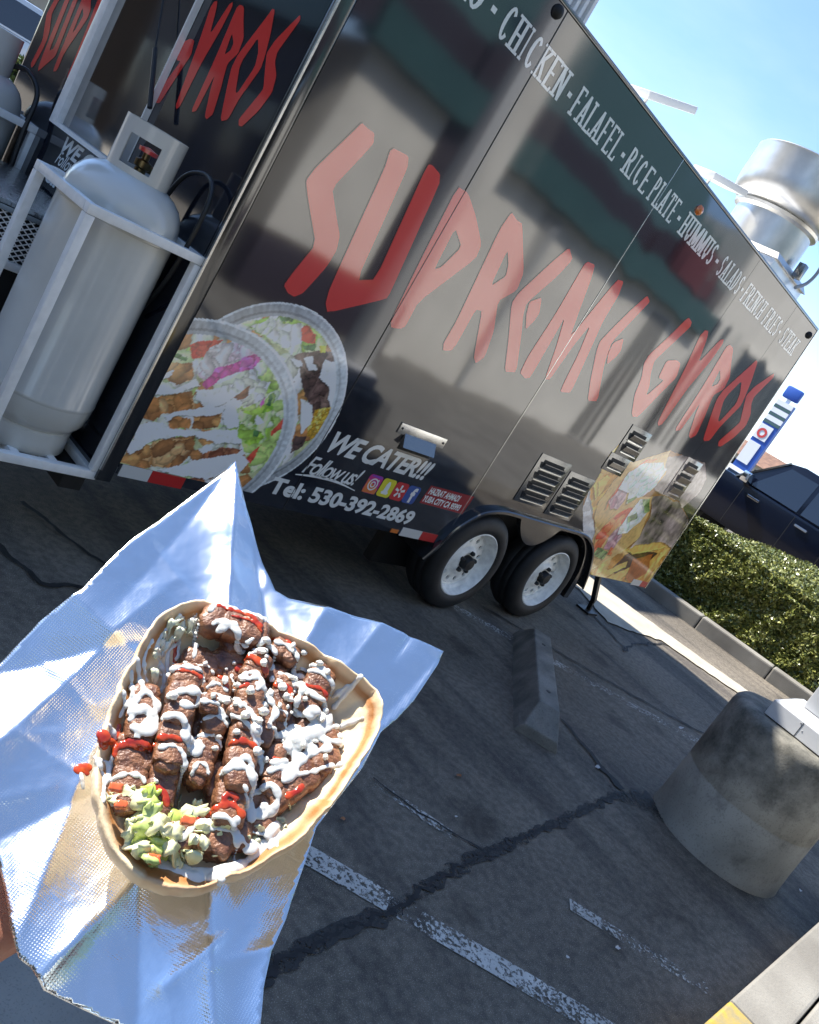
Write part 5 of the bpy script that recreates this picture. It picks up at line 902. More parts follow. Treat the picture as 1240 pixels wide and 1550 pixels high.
for yy, zz in ((.66, .745), (.637, .70)):
    mb = MB(); mb.lathe([(.0001, .003), (.003, .0025), (.0045, 0)], (0, 0, 0), 'Z', 8, M=Matrix.Translation((x0 + .001, yy, min(zz, z1 - .01))) @ Matrix.Rotation(R_(-90), 4, 'Y')); part(lp, 'screw', mb, 'grill_grey')
mb = MB(); mb.box((4.165, .58, .772), (4.295, .71, 6.4)); part(lp, 'pole', mb, 'white_post', bevel=.006)
mb = MB(); mb.box((3.6, .55, 6.35), (4.16, .74, 6.47)); part(lp, 'lamp_head', mb, 'white_post', bevel=.02)
# small litter on the ground
pm('leaf_dry', (.32, .13, .05), rough=.7); pm('paper', (.6, .58, .55), rough=.8)
def litter(nm, x, y, s, mat, label, seed):
    rs = random.Random(seed); mb = MB(); n = 7
    V = [(x + s * math.cos(a) * rs.uniform(.5, 1), y + .6 * s * math.sin(a) * rs.uniform(.5, 1), .008 + rs.uniform(0, s * .5)) for a in [2 * math.pi * i / n for i in range(n)]] + [(x, y, .010)]
    mb.add(V, [(i, (i + 1) % n, n) for i in range(n)]); tag(obj(nm, mb, mat, smooth=0), label, 'litter')
litter('dry_leaf', 2.81, 1.25, .022, 'leaf_dry', 'curled reddish brown leaf on the asphalt near the short faded line', 1)
litter('dry_leaf', 2.08, 1.155, .014, 'leaf_dry', 'tiny orange leaf scrap beside the foil on the asphalt', 2)
litter('dry_leaf', 4.79, 2.21, .03, 'leaf_dry', 'pinkish scrap by the far end of the wheel stop', 3)
litter('paper_scrap', 2.555, .515, .012, 'paper', 'small white ring of paper on the asphalt beyond the painted line', 4)
litter('paper_scrap', 3.87, 1.18, .022, 'paper', 'crumpled white scrap at the head of the cracked asphalt', 5)
litter('paper_scrap', 2.60, 1.08, .010, 'paper', 'tiny white fleck just above the sealed crack', 6)
litter('paper_scrap', 5.32, 1.36, .03, 'paper', 'pale flattened scrap on the long faded line', 7)
litter('cigarette_end', 4.55, .30, .02, 'paper', 'pale cigarette end between kerb and concrete base', 8)
litter('paper_scrap', 2.83, .47, .018, 'paper', 'torn pale scrap at the edge of the broken faded paint mark', 9)
# ================================================================== HEDGE
pm('hedge_leaf', (.085, .125, .030), rough=.32, ior=1.6, color2=(.045, .075, .022), vscale=14, attr='Col', var=.3)
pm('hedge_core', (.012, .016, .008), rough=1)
def leaves(name, n, pos_fn, size, parent, seed, c0=(.09, .125, .025), c1=(.36, .36, .10), mat='hedge_leaf', nbias=None):
    rs = np.random.RandomState(seed); P = pos_fn(rs, n); n = len(P)
    a = rs.randn(n, 3); a += (nbias if nbias is not None else 0); a /= np.linalg.norm(a, axis=1)[:, None]; b = rs.randn(n, 3); b -= a * (a * b).sum(1)[:, None]; b /= np.linalg.norm(b, axis=1)[:, None]; c = np.cross(a, b)
    s = size * (.6 + .8 * rs.rand(n, 1))
    V = np.stack([P - b * s, P + c * s * .5 + a * s * .12, P + b * s, P - c * s * .5 + a * s * .12], 1).reshape(-1, 3)
    F = np.arange(4 * n).reshape(n, 4); t = rs.rand(n, 1); colr = np.array(c0) * (1 - t) + np.array(c1) * t
    o = npobj(name, V, F, mat, parent, smooth=False, cols=np.repeat(colr, 4, 0)); return o
hed = thing('hedge', (9.5, 2, 0), 'long clipped green hedge in a kerbed bed behind the trailer, glossy leaves lit on top', 'hedge')
HX0_, HX1_, HY0, HY1, HZ = 8.80, 15.4, .9, 3.50, .82
def hpos(rs, n):
    P = []
    k = rs.rand(n); u = rs.rand(n); v = rs.rand(n); d = np.abs(rs.randn(n)) * .05
    x = np.where(k < .42, HX0_ + d, HX0_ + (HX1_ - HX0_) * u ** 1.8); y = HY0 + (HY1 - HY0) * v
    z = np.where(k < .42, .06 + (HZ - .06) * u, HZ - d)
    sd = (k > .90); y = np.where(sd, HY1 - d, y); z = np.where(sd, .1 + (HZ - .1) * v, z)
    lump = .09 * (fbm(x + y * 2, z * 2 + y, 2.2, 5, 3) - .5) * 2
    x = x + np.where(k < .42, lump, 0); z = z + np.where(k >= .42, lump * .8, 0)
    r = np.where((x < HX0_ + .25) & (z > HZ - .10), .05, 0); x = x + r * .8 ; 
    return np.stack([x, y, z], 1)
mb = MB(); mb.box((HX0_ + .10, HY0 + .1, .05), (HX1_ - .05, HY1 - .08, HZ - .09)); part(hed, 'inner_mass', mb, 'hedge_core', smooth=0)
o = leaves('foliage', 95000, hpos, .021, hed, 3); o.location = -hed.location; tag(o, kind='stuff')
ct = thing('shadow_container', (7.3, 6.5, 0), 'unseen grey corrugated container added behind the food trailer to shade the kerb and hedge', 'container')  # hidden block added to cast shade over kerb and hedge
pm('shadow_container_grey', (.30, .31, .32), rough=.5)
mb = MB(); mb.box((6.55, 5.35, .12), (8.40, 7.7, 2.9)); part(ct, 'shadow_container_box', mb, 'shadow_container_grey', bevel=.02)
for k in range(9):
    mb = MB(); mb.box((6.65 + k * .2, 5.31, .25), (6.75 + k * .2, 5.349, 2.8)); part(ct, 'shadow_container_corrugation', mb, 'shadow_container_grey', smooth=0)
for x in (6.65, 8.1):
    mb = MB(); mb.box((x, 5.5, 0), (x + .2, 7.5, .118)); part(ct, 'shadow_container_skid', mb, 'under', smooth=0)
# ================================================================== NAVY PICKUP
pm('navy_paint', (.002, .004, .012), rough=.2, coat=.15, ior=1.4, wob=.002, wscale=.8); pm('car_glass', (.006, .010, .020), rough=.03, ior=1.7); pm('car_white', (.62, .63, .64), rough=.2, coat=1)
pm('car_silver', (.35, .36, .38), rough=.25, metal=.6); pm('window_dark', (.02, .022, .025), rough=.08)
def car(name, M, paint, label, cat='car', kind='pickup', group=None):
    # local: x forward, side at y=+-w, z up
    t = thing(name, M.translation, label, cat, group); t.matrix_world = M
    w = .98
    if kind == 'pickup':
        lower = [(-2.7, .55), (-2.75, 1.15), (-2.6, 1.28), (-.9, 1.30), (1.15, 1.32), (1.35, 1.34), (2.5, 1.30), (2.85, 1.10), (2.9, .60), (2.7, .45), (-2.5, .45)]
        cab = [(-.95, 1.29), (-.80, 1.95), (-.60, 2.06), (.35, 2.08), (.60, 2.02), (1.30, 1.33)]; wr = .42; wx = (-1.75, 1.85)
    elif kind == 'van':
        lower = [(-2.4, .45), (-2.5, 1.2), (2.1, 1.2), (2.5, 1.05), (2.6, .5), (2.4, .35), (-2.3, .35)]
        cab = [(-2.45, 1.2), (-2.35, 1.9), (-2.2, 2.0), (.9, 2.0), (1.1, 1.95), (2.1, 1.2)]; wr = .34; wx = (-1.5, 1.6)
    else:
        lower = [(-2.2, .45), (-2.3, .85), (-2.1, .98), (-1.5, 1.0), (1.0, .98), (1.9, .88), (2.25, .7), (2.25, .4), (2.0, .32), (-2.1, .32)]
        cab = [(-1.6, .99), (-1.0, 1.38), (-.7, 1.45), (.1, 1.46), (.35, 1.42), (1.05, .97)]; wr = .32; wx = (-1.35, 1.4)
    def ext(P, wb, wt, zb, zt):
        V = []; f = lambda z: wb + (wt - wb) * max(0, min(1, (z - zb) / (zt - zb)))
        V = [(x, -f(z), z) for x, z in P] + [(x, f(z), z) for x, z in P]; n = len(P)
        F = [tuple(range(n)), tuple(range(2 * n - 1, n - 1, -1))] + [(i, i + n, (i + 1) % n + n, (i + 1) % n) for i in range(n)]
        mb = MB(); mb.add(V, F); return mb
    zt = cab[2][1]; zb_ = cab[0][1]
    body = obj('body', ext(lower, w, w, 0, 1), paint, t, bevel=.05)
    cb = obj('cab', ext(cab, w - .04, w - .20, zb_, zt), paint, t, bevel=.04)
    cxm = (cab[0][0] + cab[-1][0]) / 2; hz = zb_ + (zt - zb_) * .5
    for s in (-1, 1):
        # side windows: two panes
        f = lambda z: w - .04 + (-.16) * (z - zb_) / (zt - zb_) + .006
        xa = cab[1][0] + .12; xb = cab[-2][0] - .02; xm = (xa + xb) / 2; z0 = zb_ + .05; z1 = zt - .12
        xl = cab[-1][0] - .35
        for (p) in ([(xa - .05, z0), (xm - .04, z0), (xm - .04, z1), (xa + .05, z1)], [(xm + .04, z0), (xl, z0), (xb - .05, z1), (xm + .04, z1)]):
            mb = MB(); mb.add([(x, s * f(z), z) for x, z in p], [(0, 1, 2, 3)]); obj('side_window', mb, 'car_glass', cb, smooth=0)
        mb = MB(); mb.box((xm - .32, s * (w + .002), zb_ - .16), (xm - .08, s * (w + .035), zb_ - .12)); mb.box((xl - .10, s * (w + .002), zb_ - .16), (xl - .34, s * (w + .035), zb_ - .12)); obj('door_handle', mb, 'chrome', body, smooth=0, bevel=.004)
        mb = MB(); mb.box((xl - .02, s * (w - .02), zb_ + .02), (xl + .14, s * (w + .22), zb_ + .22)); obj('side_mirror', mb, 'chrome', body, bevel=.03)
        mb = MB(); mb.bar((cab[-1][0] - .02, s * (w - .035), zb_ + .02), (cab[-2][0] + .0, s * (w - .185), cab[-2][1]), .035, .03); obj('window_trim', mb, 'chrome', cb, smooth=0)
        for x in (xm, xl + .05, xa - .10):
            mb = MB(); mb.box((x - .004, s * (w - .001), .50), (x + .004, s * (w + .0015), zb_ - .02)); obj('door_gap', mb, 'under', body, smooth=0)
        for x in wx:
            mb = MB(); mb.lathe([(.02, -.02), (wr * .55, 0), (wr * .62, .02), (wr * .95, .03), (wr, 0), (wr, -.2), (.05, -.22)], (0, 0, 0), 'Y', 28, M=Matrix.Translation((x, s * (w - .04) if s < 0 else s * (w - .18), wr)) if s < 0 else Matrix.Translation((x, w - .04, wr)) @ Matrix.Rotation(math.pi, 4, 'Z'))
            wh = obj('wheel', mb, 'tyre', t)
            mb = MB(); mb.lathe([(.0001, .025), (wr * .2, .03), (wr * .56, .01), (wr * .60, .028)], (0, 0, 0), 'Y', 24, M=Matrix.Translation((x, s * (w - .04), wr)) if s < 0 else Matrix.Translation((x, w - .04, wr)) @ Matrix.Rotation(math.pi, 4, 'Z')); obj('rim', mb, 'car_silver', wh)
    a0, a1 = cab[-1], cab[-2]; mb = MB(); k = .008
    mb.add([(a0[0] - .05 + k, -w + .12, a0[1] + .06), (a0[0] - .05 + k, w - .12, a0[1] + .06), (a1[0] + .06 + k, w - .26, a1[1] - .05), (a1[0] + .06 + k, -w + .26, a1[1] - .05)], [(0, 1, 2, 3)]); obj('windshield', mb, 'car_glass', cb, smooth=0)
    for s in (-1, 1):
        mb = MB(); fx = lower[-3][0] if kind != 'car' else 2.2; mb.box((fx - .08, s * .9, .78), (fx + .02, s * .6, .95)); obj('headlight', mb, 'chrome', body, bevel=.01)
    return t
car('pickup_truck', Matrix.Translation((17.0, 4.75, 0)) @ Matrix.Rotation(R_(90), 4, 'Z'), 'navy_paint', 'dark navy pickup with chrome mirror parked behind the hedge', 'pickup truck')
car('parked_car', Matrix.Translation((27, 10.6, 0)) @ Matrix.Rotation(R_(100), 4, 'Z'), 'car_white', 'small white car far behind the navy pickup, beneath the blue price sign', 'car', 'car')
car('parked_van', Matrix.Translation((8.2, 24.6, .05)) @ Matrix.Rotation(R_(5), 4, 'Z'), 'car_white', 'white van with dark windows beyond the far hedge at the left edge', 'van', 'van')
far_h = thing('hedge', (6, 17, 0), 'sunlit far hedge in front of the white van at the upper left corner', 'hedge')
def fpos(rs, n): return np.stack([rs.rand(n) * 9 + 1.0, 16.6 + rs.rand(n) * 1.0, .1 + .95 * rs.rand(n) ** .5], 1)
mb = MB(); mb.box((1.1, 16.7, 0), (9.9, 17.5, .95)); part(far_h, 'inner_mass', mb, 'hedge_core', smooth=0)
o = leaves('foliage', 22000, fpos, .06, far_h, 4, c0=(.10, .15, .03), c1=(.22, .26, .07)); o.location = -far_h.location; tag(o, kind='stuff')
# ================================================================== far gas price sign
pm('sign_blue', (.02, .08, .36), rough=.4); pm('sign_white', (.68, .70, .72), rough=.4); pm('sign_green', (.05, .10, .10), rough=.4); pm('sign_red', (.50, .05, .05), rough=.4); pm('brick_brown', (.20, .11, .07), rough=.8, var=.3, vscale=2); pm('shingle', (.16, .12, .10), rough=.9)
sg = thing('price_sign', (45, 16.9, 0), 'tall blue and white fuel price sign rising behind the trailer end and pickup', 'sign')
mb = MB(); mb.box((45, 16.42, 0), (45.3, 17.35, 5.35)); part(sg, 'sign_pylon', mb, 'sign_blue', smooth=0)
def sbox(nm, y0, y1, z0, z1, m): mb = MB(); mb.box((44.96, y0, z0), (44.998, y1, z1)); return part(sg, nm, mb, m, smooth=0)
sbox('sign_panel', 16.68, 17.34, 1.75, 2.95, 'sign_white'); sbox('sign_panel', 16.62, 17.34, 3.15, 3.95, 'sign_white')
for k in range(3):
    sbox('price_panel', 16.43, 17.34, 4.05 + k * .44, 4.20 + k * .44, 'sign_green'); sbox('price_panel', 16.43, 17.34, 4.22 + k * .44, 4.47 + k * .44, 'sign_white')
mb = MB(); mb.box((45, 16.45, 5.55), (45.3, 17.35, 6.2)); part(sg, 'sign_topper', mb, 'sign_blue', bevel=.12)
mb = MB(); mb.box((45.1, 16.8, 5.3), (45.2, 17.0, 5.6)); part(sg, 'sign_post', mb, 'sign_white')
mb = MB(); n = 20; V = []
for i in range(n):
    a = 2 * math.pi * i / n; V += [(44.94, 17.0 + .26 * math.cos(a), 3.5 + .26 * math.sin(a)), (44.94, 17.0 + .14 * math.cos(a), 3.5 + .14 * math.sin(a))]
mb.add(V, [(2 * i, 2 * i + 1, (2 * i + 3) % (2 * n), (2 * i + 2) % (2 * n)) for i in range(n)]); part(sg, 'sign_ring', mb, 'sign_red', smooth=0)
# far low buildings and trees along the horizon
def block(x0, x1, y0, y1, z1, wall, roof, label):
    b = thing('low_building', ((x0 + x1) / 2, (y0 + y1) / 2, 0), label, 'building')
    mb = MB(); mb.box((x0, y0, 0), (x1, y1, z1)); part(b, 'wall', mb, wall, smooth=0)
    mb = MB(); e = .6; cx = (x0 + x1) / 2
    mb.add([(x0 - e, y0 - e, z1), (x1 + e, y0 - e, z1), (x1 + e, y1 + e, z1), (x0 - e, y1 + e, z1), (cx, y0 + 2, z1 + 1.6), (cx, y1 - 2, z1 + 1.6)], [(3, 2, 1, 0), (0, 1, 4), (2, 3, 5), (1, 2, 5, 4), (3, 0, 4, 5)]); part(b, 'roof', mb, roof, smooth=0)
    return b
pm('cream_wall', (.45, .40, .32), rough=.8)
b = block(80, 92, 22, 36, 2.4, 'cream_wall', 'brick_brown', 'low brown roofed building on the horizon beyond the price sign')
for k in range(6):
    mb = MB(); mb.box((79.93, 23 + k * 2.2, 1.0), (79.99, 24.4 + k * 2.2, 2.0)); part(b, 'window', mb, 'window_dark', smooth=0)
b = block(2, 22, 34, 42, 3.0, 'cream_wall', 'shingle', 'pale low building behind the white van at the upper left')
for k in range(7):
    mb = MB(); mb.box((3.2 + k * 2.7, 33.93, 1.0), (4.6 + k * 2.7, 33.99, 2.3)); part(b, 'window', mb, 'window_dark', smooth=0)
pm('bark', (.09, .06, .04), rough=.9, bump=.01, bscale=20)
pm('tree_leaf', (.06, .09, .03), rough=.5, attr='Col', var=.2)
def tree(x, y, h, r, n, label, seed, ls=.16, trunk=True, zc=.68):
    t = thing('tree', (x, y, 0), label, 'tree'); rs = random.Random(seed)
    mb = MB(); mb.tube([(x, y, 0), (x + .05 * h * .1, y, h * .25), (x, y + .02 * h, h * .5), (x + .04, y, h * .75)], [h * .03, h * .024, h * .018, h * .006], 10)
    for k in range(7):
        a = rs.random() * 6.28; z = h * rs.uniform(.3, .6); mb.tube([(x, y, z), (x + r * .4 * math.cos(a), y + r * .4 * math.sin(a), z + h * .12), (x + r * .75 * math.cos(a), y + r * .75 * math.sin(a), z + h * .2)], [h * .012, h * .008, h * .003], 6)
    part(t, 'trunk', mb, 'bark')
    cl = [(rs.uniform(-1, 1), rs.uniform(-1, 1), rs.uniform(-1, 1), rs.uniform(.25, .5)) for _ in range(26)]
    def pos(r_, n):
        k = r_.randint(len(cl), size=n); c = np.array(cl)[k]; d = r_.randn(n, 3); d /= np.linalg.norm(d, axis=1)[:, None]
        p = c[:, :3] * .72 + d * c[:, 3:4] * r_.rand(n, 1) ** .4
        return np.stack([x + p[:, 0] * r, y + p[:, 1] * r, h * zc + p[:, 2] * h * .30], 1)
    o = leaves('crown', n, pos, ls, t, seed, c0=(.035, .06, .015), c1=(.10, .14, .04), mat='tree_leaf'); o.location = -t.location
    tag(o, kind='stuff'); return t
for i, (x, y, h, r) in enumerate([(95, 24, 4.6, 2.6), (110, 34, 5.2, 3.0), (100, 38, 4.4, 2.6)]):
    tree(x, y, h, r, 3500, ['small hazy tree on the horizon above the pickup roof', 'rounded tree far off beyond the price sign', 'low bushy tree far off left of the price sign'][i], 20 + i, .22)
tree(5.5, 27.5, 6.5, 2.6, 9000, 'green tree beside the pale building at the upper left corner', 31, .14)
tree(-.2, 7.5, 8.7, 1.5, 15000, 'unseen tree added off to the left to shade the ground by the trailer nose', 33, .11, zc=.70)  # out-of-view tree added to shade drawbar, tank and nearby asphalt

# ================================================================== BUILDING ACROSS THE LOT (seen mirrored in the wrap)
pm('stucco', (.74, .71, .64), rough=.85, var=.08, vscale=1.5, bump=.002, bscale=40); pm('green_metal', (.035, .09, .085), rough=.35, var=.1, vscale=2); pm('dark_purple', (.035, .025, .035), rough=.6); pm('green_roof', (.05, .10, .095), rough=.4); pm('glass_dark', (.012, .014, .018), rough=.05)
sm = thing('shop_building', (16, -8, 0), 'long beige stucco shop with green fascia across the pavement behind the viewer', 'building')
X0, X1, YF = 7.25, 27.5, -5.0
def sb(nm, a, b, m, bevel=0): mb = MB(); mb.box(a, b); return part(sm, nm, mb, m, smooth=0, bevel=bevel)
sb('wall', (X0, YF - 7, 0), (19.2, YF, 3.52), 'stucco'); sb('wall', (19.2, YF - 7, 0), (X1, YF, 6.0), 'stucco')
sb('fascia', (X0 - .3, YF - .02, 3.50), (19.0, YF + .35, 4.02), 'green_metal')
sb('soffit_shadow_band', (X0 - .3, YF - .5, 4.02), (19.0, YF - .05, 4.62), 'dark_purple')  # shadow at the soffit is put into this dark band's colour
mb = MB(); mb.add([(X0 - .3, YF - .05, 4.62), (19.1, YF - .05, 4.62), (19.1, YF - 2.2, 7.0), (X0 - .3, YF - 2.2, 7.0), (X0 - .3, YF - 6, 7.0), (19.1, YF - 6, 7.0)], [(0, 1, 2, 3), (3, 2, 5, 4)]); part(sm, 'roof', mb, 'green_roof', smooth=0)
sb('pilaster', (9.75, YF, 0), (10.35, YF + .5, 6.4), 'stucco'); sb('pilaster_shadow_strip', (9.20, YF + .02, 0), (9.74, YF + .12, 4.7), 'dark_purple')  # dark panel stands in for the shadow beside the pilaster
for x0, x1, z0, z1 in ((12.0, 12.15, 0, 3.4),): sb('downpipe', (x0, YF + .01, z0), (x1, YF + .15, z1), 'grill_grey')
sb('window', (19.6, YF + .01, .9), (20.4, YF + .06, 4.15), 'glass_dark'); sb('window', (21.4, YF + .01, .9), (25.2, YF + .06, 4.0), 'glass_dark'); sb('window_hood', (21.3, YF + .01, 4.02), (25.3, YF + .12, 4.14), 'stucco')
sb('window', (16.9, YF + .01, .2), (17.25, YF + .06, 3.3), 'glass_dark')
pm('awning_red', (.13, .03, .035), rough=.7)
sb('awning', (16.2, YF + .02, 4.05), (17.6, YF + .4, 4.9), 'awning_red')
# dark porch to the left of the stucco wall
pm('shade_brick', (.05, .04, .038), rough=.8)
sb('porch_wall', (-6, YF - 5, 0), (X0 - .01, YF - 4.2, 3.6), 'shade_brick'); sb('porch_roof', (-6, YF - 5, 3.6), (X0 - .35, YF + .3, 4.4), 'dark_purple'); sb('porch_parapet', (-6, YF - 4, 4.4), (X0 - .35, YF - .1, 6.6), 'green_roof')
for x in (-5.5, -1.2, 3.2, 6.4): sb('porch_post', (x, YF - .3, 0), (x + .25, YF - .05, 3.6), 'grill_grey')
added_planter = thing('added_planter_box', (8.3, -4.4, 0), 'long dark planter box added at the foot of the beige shop wall to darken its reflection', 'planter')  # added dark box, stands in for a shadowy patch mirrored in the wrap
mb = MB(); mb.box((6.7, -4.9, .14), (9.5, -4.2, .95)); part(added_planter, 'added_planter_wall', mb, 'dark_purple', bevel=.06)
mb = MB(); mb.box((6.76, -4.84, .95), (9.44, -4.26, .97)); part(added_planter, 'added_planter_soil', mb, 'soil')
# neighbouring block that the trailer nose faces
nb = thing('neighbour_building', (-12, 6, 0), 'grey and white shop with a green band off to the left, facing the trailer nose', 'building')
def nbx(nm, a, b, m): mb = MB(); mb.box(a, b); return part(nb, nm, mb, m, smooth=0)
nbx('wall', (-16, -6, 0), (-11, 70, 5.5), 'shade_brick'); nbx('fascia', (-11, -6, 5.2), (-10.6, 70, 6.4), 'green_metal'); nbx('parapet', (-11, -6, 6.4), (-10.8, 70, 9.4), 'stucco')
for k in range(16): nbx('shop_window', (-10.99, -5 + k * 4.2, .4), (-10.9, -2 + k * 4.2, 3.2), 'window_dark')
# ================================================================== HELD FOOD : frame
FM = Matrix(((F_U[0], F_V[0], F_N[0], F_O[0]), (F_U[1], F_V[1], F_N[1], F_O[1]), (F_U[2], F_V[2], F_N[2], F_O[2]), (0, 0, 0, 1)))
def fthing(name, label, cat):
    o = bpy.data.objects.new(name, None); o.empty_display_size = .05; col.objects.link(o); o.matrix_world = FM; tag(o, label, cat); return o
# foil material: embossed aluminium paper
def foil_mat():
    m = pm('foil', (.86, .87, .88), rough=.20, metal=1)
    nt = m.node_tree; L = nt.links.new; b = nt.nodes['Principled BSDF']; N = nt.nodes.new
    t = N('ShaderNodeTexCoord'); s = N('ShaderNodeSeparateXYZ'); L(t.outputs['Object'], s.inputs[0])
    def mth(op, a, v=None, c=None):
        n = N('ShaderNodeMath'); n.operation = op
        for i, q in enumerate((a, v, c)):
            if q is None: continue
            if isinstance(q, (int, float)): n.inputs[i].default_value = q
            else: L(q, n.inputs[i])
        return n.outputs[0]
    p = 2 * math.pi / .0019
    a1 = mth('ADD', mth('MULTIPLY', s.outputs[0], .94), mth('MULTIPLY', s.outputs[1], .34)); b1 = mth('SUBTRACT', mth('MULTIPLY', s.outputs[1], .94), mth('MULTIPLY', s.outputs[0], .34))
    dots = mth('MULTIPLY', mth('SINE', mth('MULTIPLY', a1, p)), mth('SINE', mth('MULTIPLY', b1, p)))
    dots = mth('MAXIMUM', dots, -.1)
    n1 = N('ShaderNodeTexNoise'); n1.inputs['Scale'].default_value = 16; n1.inputs['Detail'].default_value = 3; L(t.outputs['Object'], n1.inputs['Vector'])
    msk = N('ShaderNodeMapRange'); msk.inputs[1].default_value = .42; msk.inputs[2].default_value = .60; msk.inputs[3].default_value = .15; msk.inputs[4].default_value = 1; L(n1.outputs[0], msk.inputs[0])
    hh = mth('MULTIPLY', dots, msk.outputs[0])
    bp = N('ShaderNodeBump'); bp.inputs['Strength'].default_value = 1; bp.inputs['Distance'].default_value = .000085; L(hh, bp.inputs['Height'])
    v = N('ShaderNodeTexVoronoi'); v.feature = 'F1'; v.inputs['Scale'].default_value = 26; L(t.outputs['Object'], v.inputs['Vector'])
    n2 = N('ShaderNodeTexNoise'); n2.inputs['Scale'].default_value = 60; n2.inputs['Detail'].default_value = 3; L(t.outputs['Object'], n2.inputs['Vector'])
    bp2 = N('ShaderNodeBump'); bp2.inputs['Strength'].default_value = 1; bp2.inputs['Distance'].default_value = .0009; L(n2.outputs[0], bp2.inputs['Height'])
    bp3 = N('ShaderNodeBump'); bp3.inputs['Strength'].default_value = 1; bp3.inputs['Distance'].default_value = .0012; L(v.outputs['Distance'], bp3.inputs['Height'])
    L(bp3.outputs[0], bp2.inputs['Normal']); L(bp2.outputs[0], bp.inputs['Normal']); L(bp.outputs[0], b.inputs['Normal'])
foil_mat()
def smoothstep(a, b, x): t = np.clip((x - a) / (b - a), 0, 1); return t * t * (3 - 2 * t)
def foil_h(u, v):
    h = np.zeros_like(u)
    rs = np.random.RandomState(11)
    # broad folds: ridges/valleys as |distance| to lines
    def fold(p, q, amp, w):
        nonlocal h
        p = np.array(p); q = np.array(q); d = q - p; L_ = np.hypot(*d); n = np.array([-d[1], d[0]]) / L_
        s = (u - p[0]) * n[0] + (v - p[1]) * n[1]; t = ((u - p[0]) * d[0] + (v - p[1]) * d[1]) / L_ ** 2
        env = smoothstep(-.35, .15, t) * (1 - smoothstep(.85, 1.35, t))
        h = h + .72 * amp * env * np.exp(-np.abs(s) / w)
    fold((-.025, .21), (-.01, .06), .016, .018)
    fold((-.025, .21), (-.07, .09), -.007, .02)
    fold((.00, .14), (.02, .07), -.010, .012)
    fold((.05, .11), (.03, .06), .007, .015)
    fold((.09, .11), (.05, .04), .006, .012)
    fold((.135, .10), (.09, .04), -.006, .02)
    fold((-.10, .07), (-.03, .03), .008, .016)
    fold((-.13, .02), (-.05, .06), -.006, .014)
    fold((-.12, -.03), (-.06, .08), .010, .02)
    fold((-.066, -.118), (-.02, -.05), .012, .016)
    fold((-.02, -.14), (-.035, -.06), -.008, .015)
    fold((.0, -.075), (.013, -.14), .010, .013)
    fold((.033, -.13), (.055, -.035), .011, .009)
    fold((-.10, -.06), (-.06, -.03), -.006, .02)
    fold((-.08, -.10), (-.07, -.02), .007, .012)
    for k in range(60):
        p = rs.uniform(-.13, .13, 2); a = rs.rand() * 6.28; l = rs.uniform(.02, .06); fold(p, p + l * np.array([math.cos(a), math.sin(a)]), rs.uniform(-.0026, .0030), rs.uniform(.0018, .007))
    r = np.hypot(u - .0, v - .0)
    h += .09 * np.clip(r - .09, 0, 1) ** 1.35 - .012
    h += .0035 * (fbm(u, v, 22, 4, 3) - .5)
    h += .022 * smoothstep(.02, .12, v) * smoothstep(-.02, -.12, u)
    return h
from mathutils import Vector as _V
def foil_mesh():
    P = [_V(p) for p in FOIL]; out = []; n = len(P); rs = random.Random(3)
    for i in range(n):
        a = P[i]; b = P[(i + 1) % n]; m = max(1, int((b - a).length / .0022))
        for k in range(m): out.append(a.lerp(b, k / m) )
    st = .0021; xs = np.arange(-.17, .17, st); ys = np.arange(-.17, .24, st * .87); G = []
    poly = [tuple(p) for p in out]
    XX, YY = np.meshgrid(xs, ys, indexing='ij'); XX = XX + (np.arange(len(ys)) % 2)[None] * st / 2
    m = inpoly(XX, YY, poly)
    B = np.array(poly)
    pts = np.stack([XX[m], YY[m]], 1)
    keep = np.ones(len(pts), bool)
    for b in B: keep &= (np.abs(pts - b).sum(1) > st * .8)
    pts = pts[keep]
    allp = out + [_V(p) for p in pts]
    r = delaunay_2d_cdt(allp, [], [list(range(len(out)))], 1, 1e-6)
    V2 = np.array([tuple(p) for p in r[0]]); F = [tuple(f) for f in r[2]]
    h = foil_h(V2[:, 0], V2[:, 1]); return np.c_[V2, h], F
fs = fthing('foil_sheet', 'crumpled silver foil wrapper with embossed dots held open beneath the loaded pita', 'foil wrapper')
V, F = foil_mesh(); mb = MB(); mb.add(V.tolist(), F); o = obj('foil_paper', mb, 'foil', fs, smooth=80)
sd = o.modifiers.new('thick', 'SOLIDIFY'); sd.thickness = .0002; sd.offset = -1
# ---- sandwich
pm('pita', (.72, .50, .27), rough=.55, attr='Col', var=.12, vscale=60, bump=.0009, bscale=140, sss=.08)
pm('meat', (.30, .135, .065), rough=.40, color2=(.10, .036, .020), vscale=150, vdet=6, bump=.0009, bscale=620, coat=.25, ramp=(.35, .68))
pm('white_sauce', (.66, .66, .62), rough=.16, sss=.15, bump=.00015, bscale=240, coat=.4)
pm('red_sauce', (.52, .070, .012), rough=.16, coat=.3, sss=.1, color2=(.30, .02, .008), vscale=150)
pm('feta', (.80, .78, .70), rough=.6, bump=.0006, bscale=500, sss=.1)
pm('lettuce_pale', (.82, .78, .52), rough=.35, coat=.3, sss=.1, color2=(.66, .68, .34), vscale=60); pm('lettuce_green', (.42, .52, .08), rough=.35, coat=.3, color2=(.50, .60, .22), vscale=60)
pm('cabbage_white', (.80, .79, .68), rough=.3, coat=.3, color2=(.66, .70, .50), vscale=80)
pm('tomato_bit', (.62, .12, .03), rough=.15, coat=.8)
gy = fthing('gyro_sandwich', 'open pita loaded with browned meat, white and red sauce, lettuce and crumbled cheese on foil', 'sandwich')
pc = np.array([.005, -.005]); PO = np.array(PITA)
